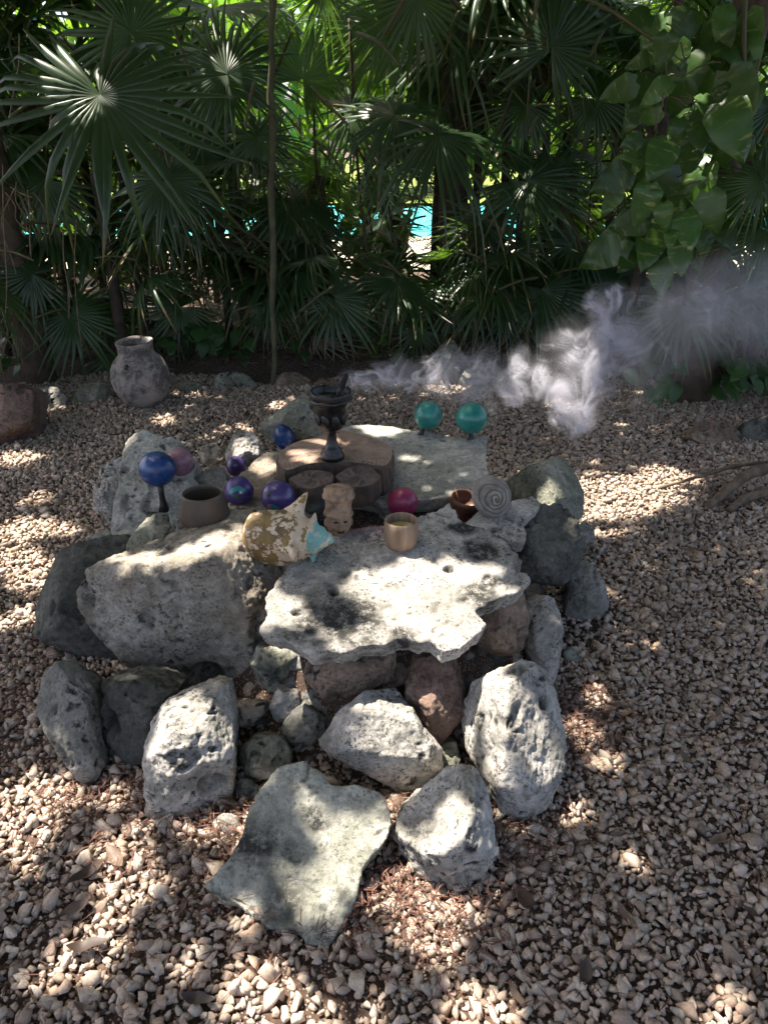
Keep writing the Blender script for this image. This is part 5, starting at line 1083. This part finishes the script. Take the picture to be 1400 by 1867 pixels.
def ridge(v_, scale, width, det=1., p=1.5):
    return gm('POWER', gm('MAXIMUM', gm('SUBTRACT', 1., gm('MULTIPLY', gm('ABSOLUTE', gm('SUBTRACT', gnoise(v_, scale, det), .5)), 1./width)), 0.), p)
pos = gn('GeometryNodeInputPosition').outputs[0]
SO = Vector((.75, 3.0, .35))
q1 = warp(pos, pos, 3.6, .42, 1.); q2 = warp(q1, q1, 7.5, .22, 0.); q3 = warp(q2, q2, 15., .075, 0.)
qe = warp(warp(pos, pos, 5., .16, 2.), pos, 15., .05, 2.)
tot = None
for px, py, Y, rx, rz, st in BL:
    c0 = aty(px, py, Y)-SO; d = gv('SUBTRACT', qe, tuple(c0)).outputs[0]; d = gv('MULTIPLY', d, (1/rx, 1/(.65*(rx+rz)/2), 1/rz)).outputs[0]; ln = gv('LENGTH', d).outputs['Value']
    mr = gn('ShaderNodeMapRange', interpolation_type='SMOOTHSTEP'); gset(mr.inputs[0], ln); mr.inputs[1].default_value = 1.2; mr.inputs[2].default_value = .35; mr.inputs[3].default_value = 0; mr.inputs[4].default_value = st
    tot = mr.outputs[0] if tot is None else gm('MAXIMUM', tot, mr.outputs[0])
fil = gm('ADD', gm('MULTIPLY', ridge(q3, 5.2, .024, 0., 1.3), 1.5), gm('MULTIPLY', ridge(q3, 10., .034, 0., 1.3), 1.))
patch = gm('MULTIPLY', gm('MAXIMUM', gm('SUBTRACT', gnoise(q1, 6., 2.), .40), 0.), 4.5)
den = gm('MULTIPLY', tot, gm('ADD', gm('MULTIPLY', fil, gm('ADD', patch, .06)), gm('ADD', gm('MULTIPLY', patch, .06), .012)))
haze = None
for px, py, Y, rx, rz, st in [(1320, 560, 3.3, .42, .26, .030), (1190, 640, 3.1, .26, .24, .028), (1080, 650, 3.05, .24, .24, .02), (860, 690, 2.95, .24, .13, .022), (1400, 560, 3.4, .4, .3, .026)]:
    d = gv('MULTIPLY', gv('SUBTRACT', qe, tuple(aty(px, py, Y)-SO)).outputs[0], (1/rx, 1/(.5*(rx+rz)/2), 1/rz)).outputs[0]; mr = gn('ShaderNodeMapRange', interpolation_type='SMOOTHSTEP'); gset(mr.inputs[0], gv('LENGTH', d).outputs['Value']); mr.inputs[1].default_value = 1.1; mr.inputs[2].default_value = .1; mr.inputs[3].default_value = 0; mr.inputs[4].default_value = st
    haze = mr.outputs[0] if haze is None else gm('MAXIMUM', haze, mr.outputs[0])
den = gm('ADD', den, gm('MULTIPLY', haze, gm('ADD', gnoise(q2, 5., 2.), .35)))
vc = gn('GeometryNodeVolumeCube'); gset(vc.inputs['Density'], den)
lo_, hi_ = Vector((-.95, -.32, -.06)), Vector((1.30, .50, .76))
vc.inputs['Min'].default_value = lo_; vc.inputs['Max'].default_value = hi_
VX = .0055
for nm, v_ in (('Resolution X', int((hi_.x-lo_.x)/VX)), ('Resolution Y', int((hi_.y-lo_.y)/VX)), ('Resolution Z', int((hi_.z-lo_.z)/VX))): vc.inputs[nm].default_value = v_
sm = bpy.data.materials.new('smoke'); sm.use_nodes = True; sm.node_tree.nodes.clear()
pv_ = sm.node_tree.nodes.new('ShaderNodeVolumePrincipled'); pv_.inputs['Color'].default_value = (.90, .90, .995, 1); pv_.inputs['Density'].default_value = 64.; pv_.inputs['Anisotropy'].default_value = .1; ou = sm.node_tree.nodes.new('ShaderNodeOutputMaterial'); sm.node_tree.links.new(pv_.outputs[0], ou.inputs['Volume'])
mt = gn('GeometryNodeSetMaterial'); gset(mt.inputs['Geometry'], vc.outputs[0]); mt.inputs['Material'].default_value = sm
go = gn('NodeGroupOutput'); gt.links.new(mt.outputs[0], go.inputs[0])
o = link('smoke', mesh_from('smoke', [(0, 0, 0), (.01, 0, 0), (0, 0, .01)], [(0, 1, 2)], False), sm, None, SO); tag(o, 'white incense smoke drifting right from the black goblet', kind='stuff')
md = o.modifiers.new('smoke', 'NODES'); md.node_group = gt
